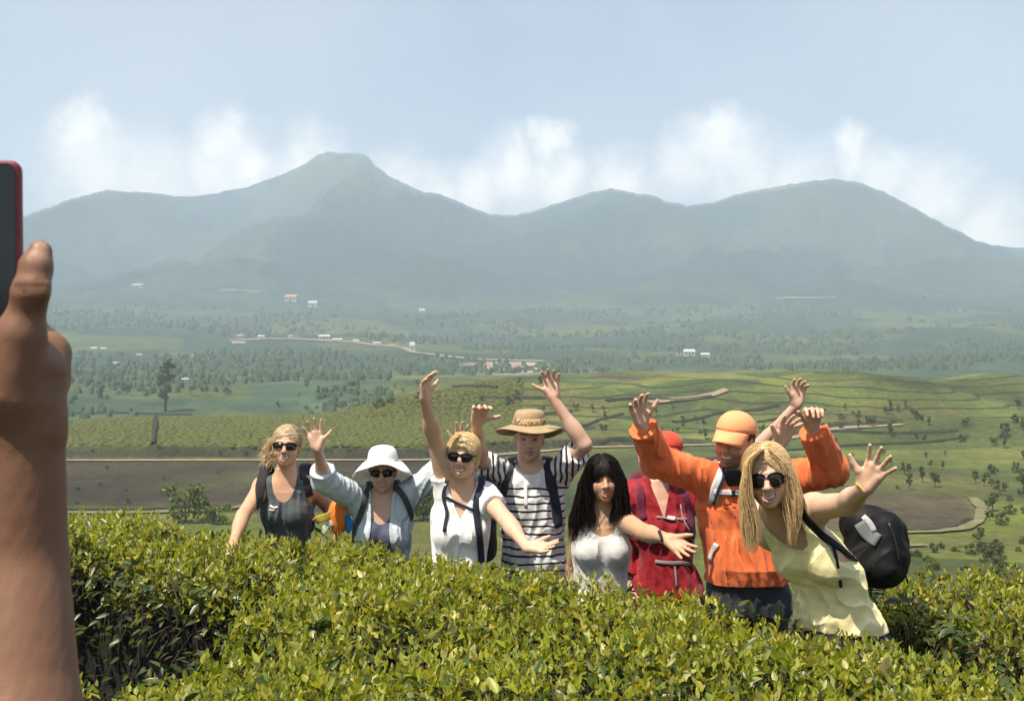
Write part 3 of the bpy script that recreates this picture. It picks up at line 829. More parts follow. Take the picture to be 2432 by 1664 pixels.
    # core sheet in place of inner branches, their shade painted near-black
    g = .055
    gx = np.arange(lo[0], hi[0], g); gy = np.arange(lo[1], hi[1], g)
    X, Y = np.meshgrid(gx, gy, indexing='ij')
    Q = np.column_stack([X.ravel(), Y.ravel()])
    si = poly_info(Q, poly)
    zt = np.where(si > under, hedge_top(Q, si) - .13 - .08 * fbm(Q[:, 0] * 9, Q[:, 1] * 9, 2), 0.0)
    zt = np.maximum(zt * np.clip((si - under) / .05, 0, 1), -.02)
    nx, ny = X.shape
    i = np.arange(nx - 1)[:, None]; j = np.arange(ny - 1)[None]
    F = np.stack([i * ny + j, (i + 1) * ny + j, (i + 1) * ny + j + 1, i * ny + j + 1], -1).reshape(-1, 4)
    F = F[(si[F] > -.06).any(1)]
    add('shade_core', make_mesh('shade_core', np.column_stack([Q, zt]), F), M_core, root)
    # woody stems rising from the ground
    sv, sf = [], []
    step = .55
    for xx in np.arange(lo[0], hi[0], step):
        for yy in np.arange(lo[1], hi[1], step):
            p = np.array([[xx + random.uniform(-.15, .15), yy + random.uniform(-.15, .15)]])
            if poly_info(p, poly)[0] < .04: continue
            b0 = np.array([p[0, 0], p[0, 1], -.05])
            for q in range(3):
                a = random.random() * 6.28
                tube(sv, sf, [b0, b0 + [math.cos(a) * .08, math.sin(a) * .08, .35], b0 + [math.cos(a) * .22, math.sin(a) * .22, .85]], [.022, .015, .006], 5)
    if sv:
        o = add('stems', make_mesh('stems', sv, sf), M_twig, root); o['kind'] = 'stuff'
    return root
pp = plane_pt
main_poly = [pp(-250, 1690), pp(120, 1668), pp(260, 1690), pp(350, 1645), pp(400, 1600), pp(470, 1550), pp(550, 1490), pp(650, 1445), pp(720, 1418), pp(720, 1300),
             pp(800, 1312), pp(1000, 1338), pp(1200, 1358), pp(1360, 1385), pp(1500, 1408), pp(1620, 1432), pp(1750, 1460), pp(1880, 1500), pp(2000, 1535), pp(2090, 1552),
             pp(2180, 1570), pp(2270, 1592), pp(2345, 1632), pp(2440, 1675), pp(2700, 1720), pp(2700, 1900), (0, 2.75), (-1.6, 2.75)]
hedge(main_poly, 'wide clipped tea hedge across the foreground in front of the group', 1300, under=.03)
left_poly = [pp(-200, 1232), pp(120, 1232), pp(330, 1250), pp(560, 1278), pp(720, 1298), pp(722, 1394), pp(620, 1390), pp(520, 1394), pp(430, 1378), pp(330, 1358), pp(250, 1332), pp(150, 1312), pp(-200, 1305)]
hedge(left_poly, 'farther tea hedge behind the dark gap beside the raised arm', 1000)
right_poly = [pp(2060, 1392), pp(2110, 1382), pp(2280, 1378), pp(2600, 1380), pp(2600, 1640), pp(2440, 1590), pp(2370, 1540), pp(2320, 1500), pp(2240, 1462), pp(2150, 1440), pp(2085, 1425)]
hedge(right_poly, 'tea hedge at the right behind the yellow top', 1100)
# long loose shoots at the left gap
# ------------------------------------------------------------------ bodies and clothes: smooth distance fields turned into one continuous mesh each
def nrmz(v):
    v = np.asarray(v, float); return v / (np.linalg.norm(v) + 1e-12)
def nrm1(A):
    return np.sqrt(np.einsum('ij,ij->i', A, A))
class Prim:
    def __init__(s, fn, k=0.0, op='U', inf=0.0):
        s.fn, s.k, s.op, s.inf = fn, k, op, inf
def cone(a, b, ra, rb, k=.02, op='U', cut=None):
    a = np.asarray(a, float); b = np.asarray(b, float); ab = b - a; L2 = ab @ ab + 1e-12
    u = ab / math.sqrt(L2)
    def fn(P):
        t = np.clip((P - a) @ ab / L2, 0, 1)
        d = nrm1(P - a - t[:, None] * ab) - (ra + (rb - ra) * t)
        if cut is not None:
            d = np.maximum(d, (P - b) @ u - cut)
        return d
    return Prim(fn, k, op)
def ellip(c, rad, ax=None, k=.02, op='U'):
    c = np.asarray(c, float); rad = np.asarray(rad, float); ax = np.eye(3) if ax is None else np.asarray(ax)
    def fn(P):
        q = (P - c) @ ax.T
        k0 = nrm1(q / rad); k1 = nrm1(q / rad ** 2) + 1e-9
        return k0 * (k0 - 1) / k1
    return Prim(fn, k, op)
def rbox(c, half, r, ax=None, k=.01, op='U'):
    c = np.asarray(c, float); half = np.asarray(half, float) - r; ax = np.eye(3) if ax is None else np.asarray(ax)
    def fn(P):
        q = np.abs((P - c) @ ax.T) - half
        return np.linalg.norm(np.maximum(q, 0), axis=1) + np.minimum(q.max(1), 0) - r
    return Prim(fn, k, op)
class Field:
    def __init__(s, prims=(), post=(), inflate=0.0):
        s.prims = list(prims); s.post = list(post); s.inflate = inflate
    def comb(s, out, d, p):
        k = max(p.k, 1e-5)
        if p.op == 'U':
            h = np.maximum(k - np.abs(out - d), 0) / k
            return np.minimum(out, d) - h * h * k * .25
        d = -d
        h = np.maximum(k - np.abs(out - d), 0) / k
        return np.maximum(out, d) + h * h * k * .25
    def ev(s, P):
        out = np.full(len(P), 1.0)
        for p in s.prims: out = s.comb(out, p.fn(P), p)
        out = out - s.inflate
        for f in s.post: out = f(P, out)
        return out
    def ev_blocks(s, C, pts, R_):
        nb, n, _ = pts.shape
        out = np.full((nb, n), 1.0)
        for p in s.prims:
            m = p.fn(C) < R_ + p.k + s.inflate + .02
            if m.any():
                out[m] = s.comb(out[m].ravel(), p.fn(pts[m].reshape(-1, 3)), p).reshape(-1, n)
        out = (out - s.inflate).ravel()
        for f in s.post: out = f(pts.reshape(-1, 3), out)
        return out.reshape(nb, n)
    def grad(s, P, e=.0015):
        o = np.array([[1, -1, -1], [-1, -1, 1], [-1, 1, -1], [1, 1, 1]], float)
        g = sum(s.ev(P + e * q)[:, None] * q for q in o)
        return g / (4 * e)
    def mesh(s, lo, hi, h, B=6, newton=1):
        lo = np.asarray(lo, float); hi = np.asarray(hi, float)
        nb = np.ceil((hi - lo) / (h * B)).astype(int)
        bi = np.stack(np.meshgrid(*[np.arange(k) for k in nb], indexing='ij'), -1).reshape(-1, 3)
        C = lo + (bi + .5) * h * B
        rad = h * B * .87
        d = s.ev(C)
        keep = np.abs(d) < rad * 1.2 + .008
        bi, C = bi[keep], C[keep]
        o = np.arange(B + 1)
        off = np.stack(np.meshgrid(o, o, o, indexing='ij'), -1).reshape(-1, 3)
        Vs, Ks, Es = [], [], []
        S = nb * B + 2
        key = lambda g: (g[..., 0] + 1) * (S[1] * S[2]) + (g[..., 1] + 1) * S[2] + g[..., 2] + 1
        co = np.array([(x, y, z) for x in (0, 1) for y in (0, 1) for z in (0, 1)])
        ed = [(a, b) for a in range(8) for b in range(a + 1, 8) if abs(co[a] - co[b]).sum() == 1]
        for i0 in range(0, len(bi), 1200):
            b = bi[i0:i0 + 1200]
            g0 = b[:, None, :] * B + off
            D = s.ev_blocks(C[i0:i0 + 1200], lo + g0 * h, rad * 1.05).reshape(-1, B + 1, B + 1, B + 1)
            D = np.where(D == 0, 1e-9, D)
            sg = D < 0
            c8 = np.stack([D[:, x:B + x, y:B + y, z:B + z] for x, y, z in co], -1)
            cnt = (c8 < 0).sum(-1)
            act = np.argwhere((cnt > 0) & (cnt < 8))
            if len(act):
                v = c8[tuple(act.T)]
                pos = np.zeros((len(v), 3)); num = np.zeros(len(v))
                for (a, q) in ed:
                    cr = (v[:, a] < 0) != (v[:, q] < 0)
                    t = np.where(cr, v[:, a] / (v[:, a] - v[:, q] + 1e-20), 0)
                    pos += np.where(cr[:, None], co[a] + t[:, None] * (co[q] - co[a]), 0); num += cr
                g = b[act[:, 0]] * B + act[:, 1:]
                Vs.append(lo + (g + pos / num[:, None]) * h); Ks.append(key(g))
            for ax in range(3):
                sl0 = [slice(None)] + [slice(0, B)] * 3; sl1 = list(sl0); sl1[ax + 1] = slice(1, B + 1)
                e = sg[tuple(sl0)] != sg[tuple(sl1)]
                w = np.argwhere(e)
                if len(w):
                    ins = sg[tuple(sl0)][tuple(w.T)]
                    Es.append((ax, b[w[:, 0]] * B + w[:, 1:], ins))
        V = np.vstack(Vs); K = np.concatenate(Ks)
        order = np.argsort(K); K = K[order]; V = V[order]
        Fs = []
        for ax, g, ins in Es:
            u = np.zeros(3, int); w = np.zeros(3, int); u[(ax + 1) % 3] = 1; w[(ax + 2) % 3] = 1
            q = [g - u - w, g - w, g, g - u]
            ids = []
            okk = np.ones(len(g), bool)
            for c in q:
                kk = key(c); j = np.searchsorted(K, kk); j = np.minimum(j, len(K) - 1)
                okk &= K[j] == kk; ids.append(j)
            f = np.stack(ids, 1)
            f[~ins] = f[~ins][:, ::-1]
            Fs.append(f[okk])
        F = np.vstack(Fs)
        T4 = np.array([[1, -1, -1], [-1, -1, 1], [-1, 1, -1], [1, 1, 1]], float)
        e = .0012
        for it in range(max(1, newton)):
            E4 = [s.ev(V + e * q) for q in T4]
            d = sum(E4) / 4; g = sum(x[:, None] * q for x, q in zip(E4, T4)) / (4 * e)
            n2 = (g * g).sum(1) + 1e-6
            st = g * (d / n2)[:, None]
            ln = np.linalg.norm(st, axis=1)[:, None]
            V = V - st * np.minimum(1, h * .6 / (ln + 1e-9))
        g = g / (np.linalg.norm(g, axis=1)[:, None] + 1e-9)
        return V, F, g
    def trace_many(s, pts, d0=3.0, d1=8.0):
        """where the photo rays first meet the surface"""
        D = np.array([px_dir(*q) for q in pts]); D /= np.linalg.norm(D, axis=1)[:, None]
        o = np.array([0, 0, CZ]); n = len(D)
        t = np.full(n, d0); best = np.full(n, 9.0); bt = t.copy(); live = np.ones(n, bool)
        for _ in range(80):
            i = np.where(live)[0]
            if not len(i): break
            v = s.ev(o + D[i] * t[i, None])
            b = v < best[i]; best[i[b]] = v[b]; bt[i[b]] = t[i[b]]
            t[i] += np.clip(v * .7, .001, .06)
            live[i] = (v > .0008) & (t[i] < d1)
        P = o + D * bt[:, None]
        g = s.grad(P)
        return P, g / (np.linalg.norm(g, axis=1)[:, None] + 1e-9)
    def trace(s, px, py, d0=3.0, d1=8.0):
        P, n = s.trace_many([(px, py)], d0, d1)
        return P[0], n[0]
_K = {}
def wob(P, scale, seed, n=7, aniso=(1, 1, 1)):
    if (scale, seed, n, aniso) not in _K:
        r = np.random.default_rng(seed)
        k = r.normal(size=(n, 3)) * np.array(aniso); k /= np.linalg.norm(k, axis=1)[:, None]
        _K[(scale, seed, n, aniso)] = (k * 2 * math.pi / scale * (0.6 + .9 * r.random((n, 1))), r.random(n) * 6.28)
    k, ph = _K[(scale, seed, n, aniso)]
    return np.sin(P @ k.T + ph).sum(1) / n

# ---- anatomy
def frame(yaw=0, pitch=0, roll=0):
    """right (photo right for someone facing us), forward, up"""
    y, p, r = R(yaw), R(pitch), R(roll)
    f = np.array([math.sin(y) * math.cos(p), -math.cos(y) * math.cos(p), math.sin(p)])
    rt = np.array([math.cos(y), math.sin(y), 0.0])
    up = np.cross(f, rt)
    rt2 = rt * math.cos(r) + up * math.sin(r); up2 = up * math.cos(r) - rt * math.sin(r)
    return np.stack([rt2, f, up2])
class Head:
    def __init__(s, c, h, ax, female=True, smile=1.0, jaw=1.0):
        s.c, s.h, s.ax, s.female, s.smile, s.jaw = np.asarray(c), h, ax, female, smile, jaw
        s.k = h / .225
    def w(s, x, y, z):
        return s.c + (np.array([x, y, z]) * s.k) @ s.ax
    def loc(s, P):
        return ((P - s.c) @ s.ax.T) / s.k
    def prims(s):
        k = s.k; a = s.ax; W = s.w; j = s.jaw
        E = lambda c, r, kk=.02, op='U': ellip(W(*c), np.array(r) * k, a, kk * k, op)
        Cn = lambda p, q, r1, r2, kk=.01, op='U': cone(W(*p), W(*q), r1 * k, r2 * k, kk * k, op)
        L = [E((0, -.014, .030), (.073, .092, .082)), E((0, .022, -.018), (.062, .068, .082), .03), E((0, .036, -.066), (.047 * j, .047, .042 * j), .03),
             E((0, .066, -.094), (.020 * j, .019, .017), .02)]
        for q in (-1, 1):
            L += [E((q * .037, .060, -.026), (.023, .022, .026), .02),
                  Cn((q * .012, .084, .022), (q * .046, .068, .024), .009, .008, .012),
                  E((q * .031, .094, .004), (.019, .020, .013), .012, 'S'),
                  E((q * .031, .071, .004), (.0145, .0135, .0125), .004),
                  Cn((q * .044, .070, .0125), (q * .018, .0815, .0125), .0035, .0035, .004),
                  Cn((q * .044, .070, -.0065), (q * .018, .0795, -.0065), .003, .003, .004),
                  E((q * .0115, .094, -.031), (.0085, .0105, .0075), .006),
                  E((q * .075, -.006, -.006), (.008, .018, .030), .008), E((q * .079, .0, -.004), (.004, .009, .017), .005, 'S')]
        L += [Cn((0, .084, .016), (0, .106, -.024), .0075, .0115, .010), E((0, .108, -.027), (.011, .010, .010), .008)]
        sm = s.smile
        if sm > 0:
            g = .45 + .55 * min(sm, 1.3)
            for q in (-1, 1):
                L += [Cn((q * .029, .071, -.0500), (q * .013, .0875, -.0555), .0040, .0052, .007), Cn((q * .013, .0875, -.0555), (0, .0915, -.0560), .0052, .0054, .006),
                      Cn((q * .028, .070, -.0510), (q * .014, .0850, -.0690 - .006 * g), .0040, .0058, .007), Cn((q * .014, .0850, -.0690 - .006 * g), (0, .0885, -.0725 - .007 * g), .0058, .0066, .006),
                      E((q * .043, .058, -.044), (.013, .014, .016), .012)]
            for dy in (0, .007):
                for q in (-1, 1):
                    L += [Cn((q * .0235, .0790 + dy, -.0545), (q * .012, .0890 + dy, -.0625 - .002 * g), .0028, .0050 * g + .0008, .002, 'S'),
                          Cn((q * .012, .0890 + dy, -.0625 - .002 * g), (0, .0920 + dy, -.0645 - .003 * g), .0050 * g + .0008, .0060 * g + .0008, .002, 'S')]
        else:
            L += [Cn((-.025, .075, -.0555), (0, .0925, -.0575), .004, .0060, .006), Cn((.025, .075, -.0555), (0, .0925, -.0575), .004, .0060, .006),
                  Cn((-.024, .075, -.0600), (0, .0895, -.0715), .004, .0068, .006), Cn((.024, .075, -.0600), (0, .0895, -.0715), .004, .0068, .006),
                  E((0, .097, -.064), (.024, .010, .0014), .003, 'S')]
        return L
    def colors(s, P, C, lip=(.44, .185, .145), brow=(.10, .06, .035), blush=.12, beard=None):
        q = s.loc(P)
        x, y, z = np.abs(q[:, 0]), q[:, 1], q[:, 2]
        on = (y > .03) & (z > -.13) & (z < .12)
        def m(cond): return (cond & on)
        def mixc(c, f): C[:] = C + (np.array(c) - C) * np.clip(f, 0, 1)[:, None]
        # cheeks and nose a little redder
        f = np.exp(-((x - .038) / .02) ** 2 - ((z + .028) / .02) ** 2) + .7 * np.exp(-(x / .012) ** 2 - ((z + .028) / .014) ** 2)
        mixc((.62, .24, .18), blush * f * on)
        if beard is not None:
            f = np.clip((-.040 - z + .10 * (x - .02)) / .012, 0, 1) * on * (z > -.12) * (y > .02)
            mixc(beard[0], f * beard[1])
        if s.smile > 0:
            cz = -.0665 + 17 * x * x
            f = np.clip((.0165 - np.abs(z - cz)) / .003, 0, 1) * np.clip((.031 - x) / .003, 0, 1) * (y > .064)
            mixc(lip, f * on * .8)
            dark = (np.abs(z - cz) < .0085) & (x < .022) & (y > .05) & (y < .0865 - 10 * x * x) & on
            C[dark] = (.10, .03, .028)
        else:
            f = np.clip(1.25 - np.sqrt((x / .027) ** 2 + ((z + .064) / .0135) ** 2), 0, 1) * 4 * (y > .066)
            mixc(lip, np.minimum(f, 1) * on * .7)
        f = np.exp(-((z - .0245 - .08 * np.minimum(x, .033) + .0022) / .0042) ** 4) * (x > .011) * (x < .048) * (y > .05)
        mixc(brow, f * on * .85)
        # eyes
        ex = (x - .031) / .0125; ez = (z - .0030) / .0050
        eye = (ex ** 2 + ez ** 2 < 1) & (y > .07) & on
        C[eye] = (.40, .37, .34)
        iris = ((x - .031) ** 2 + (z - .003) ** 2 < .0058 ** 2) & eye
        C[iris] = (.035, .022, .015)
        lid = (ex ** 2 + ez ** 2 < 1.9) & ~eye & (y > .062) & (z > .006) & on
        C[lid] *= .45
        return C
def hand_prims(wr, u, n, side, L=.178, curl=.25, spread=1.0, thumb=.9, curls=None):
    """palm of four metacarpals, four jointed fingers, a thumb from the side; u to the fingers, n out of the palm, side to the thumb"""
    u = nrmz(u); n = nrmz(np.asarray(n) - (np.asarray(n) @ u) * u); s = nrmz(np.cross(u, n))
    if s @ np.asarray(side) < 0: s = -s
    f = L / .178
    out = []
    kn = [(.084, .030, .072), (.089, .0100, .080), (.085, -.0100, .074), (.077, -.0285, .058)]
    ang = [.20, .04, -.12, -.30]
    for i, (kd, ks, fl) in enumerate(kn):
        k0 = wr + (u * .012 + s * ks * .55) * f
        k1 = wr + (u * kd + s * ks * 1.0) * f - n * (.004 * f * abs(i - 1.3))
        out.append(cone(k0, k1, .0150 * f, .0118 * f, .014))
        a = ang[i] * spread
        d = u * math.cos(a) + s * math.sin(a)
        p = k1
        c = 0
        cu = curl if curls is None else curls[i]
        for j, (fr, r0, r1) in enumerate(((.45, .0094, .0084), (.31, .0084, .0077), (.24, .0077, .0064))):
            c += cu * (1.0, 1.25, .8)[j]
            dd = d * math.cos(c) + n * math.sin(c)
            q = p + dd * fl * fr * f
            out.append(cone(p, q, r0 * f, r1 * f, .007 if j == 0 else .003))
            p = q
    # thenar pad and thumb
    b = wr + (u * .018 + s * .016 + n * .004) * f
    t0 = wr + (u * .050 + s * (.030 + .012 * thumb) + n * .010) * f
    out.append(cone(b, t0, .0165 * f, .0130 * f, .014))
    out.append(cone(wr + (u * .02 - s * .016 + n * .005) * f, wr + (u * .065 - s * .024 + n * .003) * f, .013 * f, .010 * f, .014))
    d1 = nrmz(u * (1.0 - .35 * thumb) + s * thumb + n * .15)
    t1 = t0 + d1 * .033 * f
    d2 = nrmz(d1 + u * .35)
    t2 = t1 + d2 * .027 * f
    out.append(cone(t0, t1, .0125 * f, .0100 * f, .006)); out.append(cone(t1, t2, .0100 * f, .0072 * f, .003))
    return out
def arm_prims(sh, el, wr, m=1.0, k=.03, cut_at=None, only=None, extra=0.0):
    """upper arm and forearm; cut_at: sleeve end as a fraction 0..2 along shoulder-elbow-wrist"""
    r0, r1, r2, r3 = .056 * m + extra, .0415 * m + extra, .042 * m + extra, .0275 * m + extra
    sh, el, wr = map(np.asarray, (sh, el, wr))
    if cut_at is None:
        o = [cone(sh, el, r0, r1, k), cone(el, wr, r2 * .96, r3, .02), ellip(el + (wr - el) * .28, (r2 * 1.08, r2 * 1.02, np.linalg.norm(wr - el) * .30),
             _basis(wr - el), .02)]
        return o
    if cut_at <= 1:
        e = sh + (el - sh) * cut_at
        return [cone(sh, e, r0, r0 + (r1 - r0) * cut_at + .004, k, cut=0.0)]
    e = el + (wr - el) * (cut_at - 1)
    return [cone(sh, el, r0, r1 + .004, k), cone(el, e, r2 + .003, r2 + (r3 - r2) * (cut_at - 1) + .006, .025, cut=0.0)]
def _basis(z):
    z = nrmz(z); x = nrmz(np.cross(z, (.3, .8, .1))); return np.stack([x, np.cross(z, x), z])
class Torso:
    def __init__(s, neck, hip, yaw=0, ws=1.0, ds=1.0, female=True, belly=0.0, bust=1.0, mid=None):
        s.neck, s.hip = np.asarray(neck, float), np.asarray(hip, float)
        s.ax = frame(yaw); s.female = female
        if female:
            tb = [(-.06, .050, .048), (0, .058, .052), (.06, .098, .066), (.14, .132, .084), (.26, .143, .096), (.42, .134, .092), (.56, .122, .086), (.70, .120, .086), (.85, .146, .100), (1.0, .166, .108), (1.15, .165, .106)]
        else:
            tb = [(-.06, .058, .055), (0, .066, .058), (.06, .115, .075), (.14, .152, .094), (.28, .170, .112), (.45, .164, .112), (.62, .155, .110 + belly * .5), (.78, .156, .108 + belly), (.92, .162, .108 + belly * .6), (1.05, .168, .110), (1.15, .168, .110)]
        t = np.array(tb)
        s.f = t[:, 0]; s.wd = t[:, 1] * ws; s.dp = t[:, 2] * ds
        s.z0, s.z1 = s.neck[2], s.hip[2]
        s.bust = bust; s.ws = ws; s.mid = mid
    def ctr(s, f):
        c = s.neck[None] + (s.hip - s.neck)[None] * f[:, None]
        if s.mid is not None:
            c = c + np.asarray(s.mid)[None] * (4 * np.clip(f, 0, 1) * (1 - np.clip(f, 0, 1)))[:, None]
        return c
    def uvf(s, P):
        f = (s.z0 - P[:, 2]) / (s.z0 - s.z1)
        c = s.ctr(np.clip(f, -.1, 1.2))
        q = P - c
        return q @ s.ax[0], q @ s.ax[1], f
    def prim(s, k=.03):
        H = s.z0 - s.z1
        def fn(P):
            u, v, f = s.uvf(P)
            fc = np.clip(f, s.f[0], s.f[-1])
            w = np.interp(fc, s.f, s.wd); d = np.interp(fc, s.f, s.dp)
            n = 2.35
            kk = ((np.abs(u) / w) ** n + (np.abs(v) / d) ** n) ** (1 / n)
            dist = (kk - 1) * np.minimum(w, d)
            cap = np.maximum((s.f[0] - f) * H, (f - s.f[-1]) * H)
            return np.maximum(dist, cap) * .85
        return Prim(fn, k)
    def prims(s, shL, shR, m=1.0):
        L = [s.prim()]
        nb = s.neck + np.array([0, 0, -.035])
        for sh in (shL, shR):
            L.append(cone(nb + (sh - nb) * .18, sh, .046 * m, .054 * m, .05))
            L.append(cone(nb + (sh - nb) * .55 - np.array([0, 0, .05]), sh - np.array([0, 0, .02]), .055 * m, .050 * m, .05))
        if s.female and s.bust:
            for q in (-1, 1):
                c = s.ctr(np.array([.36]))[0] + s.ax[0] * q * .066 * s.ws + s.ax[1] * .070
                L.append(ellip(c, np.array([.058, .056, .062]) * s.bust, s.ax, .035))
        return L
def bounds(pts, pad):
    p = np.array(pts); return p.min(0) - pad, p.max(0) + pad
def solid(name, field, lo, hi, h, material, parent, color=None, colfn=None, newton=1):
    V, F, n = field.mesh(lo, hi, h, newton=newton)
    C = None
    if colfn is not None: C = colfn(V)
    me = make_mesh(name, V, F, normals=n, color=C)
    return add(name, me, material, parent)
def ribbon3(name, P, Nn, width, thick, material, parent):
    """flat strap through points P with surface normals Nn"""
    P = np.array(P, float); Nn = np.array(Nn, float)
    # resample
    t = np.concatenate([[0], np.cumsum(np.linalg.norm(np.diff(P, axis=0), axis=1))])
    m = max(8, int(t[-1] / .02)); tt = np.linspace(0, t[-1], m)
    P = np.stack([np.interp(tt, t, P[:, i]) for i in range(3)], 1); Nn = np.stack([np.interp(tt, t, Nn[:, i]) for i in range(3)], 1)
    for _ in range(2):
        P[1:-1] = .25 * P[:-2] + .5 * P[1:-1] + .25 * P[2:]; Nn[1:-1] = .25 * Nn[:-2] + .5 * Nn[1:-1] + .25 * Nn[2:]
    T = np.gradient(P, axis=0); T /= np.linalg.norm(T, axis=1)[:, None] + 1e-9
    S = np.cross(T, Nn); S /= np.linalg.norm(S, axis=1)[:, None] + 1e-9
    U = np.cross(S, T); U *= np.sign((U * Nn).sum(1))[:, None]
    prof = [(-.5, 0), (-.46, .8), (-.3, 1), (.3, 1), (.46, .8), (.5, 0), (.3, -.6), (-.3, -.6)]
    V = np.stack([P + S * a * width + U * b * thick for a, b in prof], 1).reshape(-1, 3)
    k = len(prof); F = []
    for i in range(m - 1):
        for j in range(k):
            q = (j + 1) % k
            F.append((i * k + j, i * k + q, (i + 1) * k + q, (i + 1) * k + j))
    F += [tuple(range(k))[::-1], tuple((m - 1) * k + j for j in range(k))]
    return add(name, make_mesh(name, V, F), material, parent)
def strands(name, paths, r0, material, parent, seg=3):
    """many thin tapering hairs in one mesh, worked out together"""
    by = {}
    for p, r in paths: by.setdefault(len(p), []).append((p, r))
    VV, FF, off = [], [], 0
    for n, grp in by.items():
        P = np.array([g[0] for g in grp], float); rr = np.array([g[1] for g in grp])
        T = np.gradient(P, axis=1); T /= np.linalg.norm(T, axis=2)[..., None] + 1e-9
        U = np.cross(T, np.array([.31, .95, .1])); U /= np.linalg.norm(U, axis=2)[..., None] + 1e-9
        W = np.cross(T, U)
        w = r0 * rr[:, None] * np.interp(np.linspace(0, 1, n), [0, .15, .7, 1], [.8, 1, .8, .12])[None]
        a = 2 * math.pi * np.arange(seg) / seg
        V = P[:, :, None] + w[..., None, None] * (U[:, :, None] * np.cos(a)[:, None] + W[:, :, None] * np.sin(a)[:, None])
        m = len(grp)
        i = np.arange(n - 1)[:, None]; j = np.arange(seg)[None]; q = (j + 1) % seg
        f = np.stack([i * seg + j, i * seg + q, (i + 1) * seg + q, (i + 1) * seg + j], -1).reshape(-1, 4)
        FF.append((f[None] + (np.arange(m) * n * seg)[:, None, None]).reshape(-1, 4) + off)
        VV.append(V.reshape(-1, 3)); off += m * n * seg
    return add(name, make_mesh(name, np.vstack(VV), np.vstack(FF)), material, parent)
def lathe(name, head, prof, material, parent, seg=48, thick=.003, fn=None, c=(0, 0, 0)):
    """surface of revolution in head space; prof = (radius, z, y-squash); fn(theta, r, z) -> (dr, dz)"""
    V, F = [], []
    n = len(prof)
    for i, (r, z) in enumerate(prof):
        for j in range(seg):
            a = 2 * math.pi * j / seg
            dr, dz = fn(a, r, z) if fn else (0, 0)
            rr = r + dr
            V.append(head.w(c[0] + math.cos(a) * rr, c[1] + math.sin(a) * rr * 1.15, c[2] + z + dz))
    for i in range(n - 1):
        for j in range(seg):
            q = (j + 1) % seg
            F.append((i * seg + j, i * seg + q, (i + 1) * seg + q, (i + 1) * seg + j))
    if prof[0][0] < .012: F.append(tuple(range(seg))[::-1])
    o = add(name, make_mesh(name, V, F), material, parent)
    md = o.modifiers.new('thickness', 'SOLIDIFY'); md.thickness = thick; md.offset = 0
    return o
# ------------------------------------------------------------------ people
M_skin = mat('skin', attr=True, rough=.52, spec=.35, bump=(220, .12, .004), var=(35, .06), sss=.12)
M_teeth = mat('teeth', (.75, .72, .66), .3)
M_lens = mat('dark_lens', (.010, .009, .009), .12, spec=.6)
M_frame = mat('glasses_frame', (.018, .014, .013), .3)
def cloth(name, c, **kw):
    kw.setdefault('rough', .82); kw.setdefault('spec', .2); kw.setdefault('sheen', .15)
    kw.setdefault('var', (16, .10)); kw.setdefault('bump', (45, .35, .006))
    return mat(name, c, **kw)
M_black = cloth('black_webbing', (.014, .014, .017), rough=.65, bump=(300, .4, .002))
M_grey_web = cloth('grey_webbing', (.055, .062, .062), rough=.7, bump=(300, .4, .002))
M_pale_web = cloth('pale_webbing', (.62, .62, .63), rough=.7, bump=(300, .4, .002))
M_mid_web = cloth('worn_webbing', (.26, .25, .26), rough=.75)
M_buckle = mat('buckle', (.55, .55, .55), .35)
M_blackbuckle = mat('black_buckle', (.012, .012, .012), .35)
def hairmat(name, c, c2):
    k = lambda f: tuple(min(.95, v * f) for v in c)
    m = mat(name, c, .40, spec=.4, translucent=.28, island=[k(.80), k(.92), k(1.0), k(1.14), k(.86), k(1.05)])
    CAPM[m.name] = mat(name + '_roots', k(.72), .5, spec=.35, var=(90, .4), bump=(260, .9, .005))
    return m
CAPM = {}
M_blonde = hairmat('blonde_hair', (.80, .62, .36), 0)
M_ash = hairmat('ash_blonde_hair', (.72, .58, .40), 0)
M_darkhair = hairmat('dark_hair', (.014, .010, .009), 0)
M_brownhair = hairmat('brown_hair', (.045, .028, .018), 0)

class Multi(Field):
    def __init__(s, fs): s.fs = fs; s.post = []
    def ev(s, P): return np.min([f.ev(P) for f in s.fs], axis=0)

def dep(prev, px, py, length, sign):
    """depth at which the photo point lies `length` from prev (sign -1: towards us)"""
    ds = prev[1] + sign * np.linspace(0, length * 1.05, 80)
    e = [abs(np.linalg.norm(at(px, py, d) - prev) - length) for d in ds]
    return at(px, py, ds[int(np.argmin(e))])
UPA, FOR = .285, .25

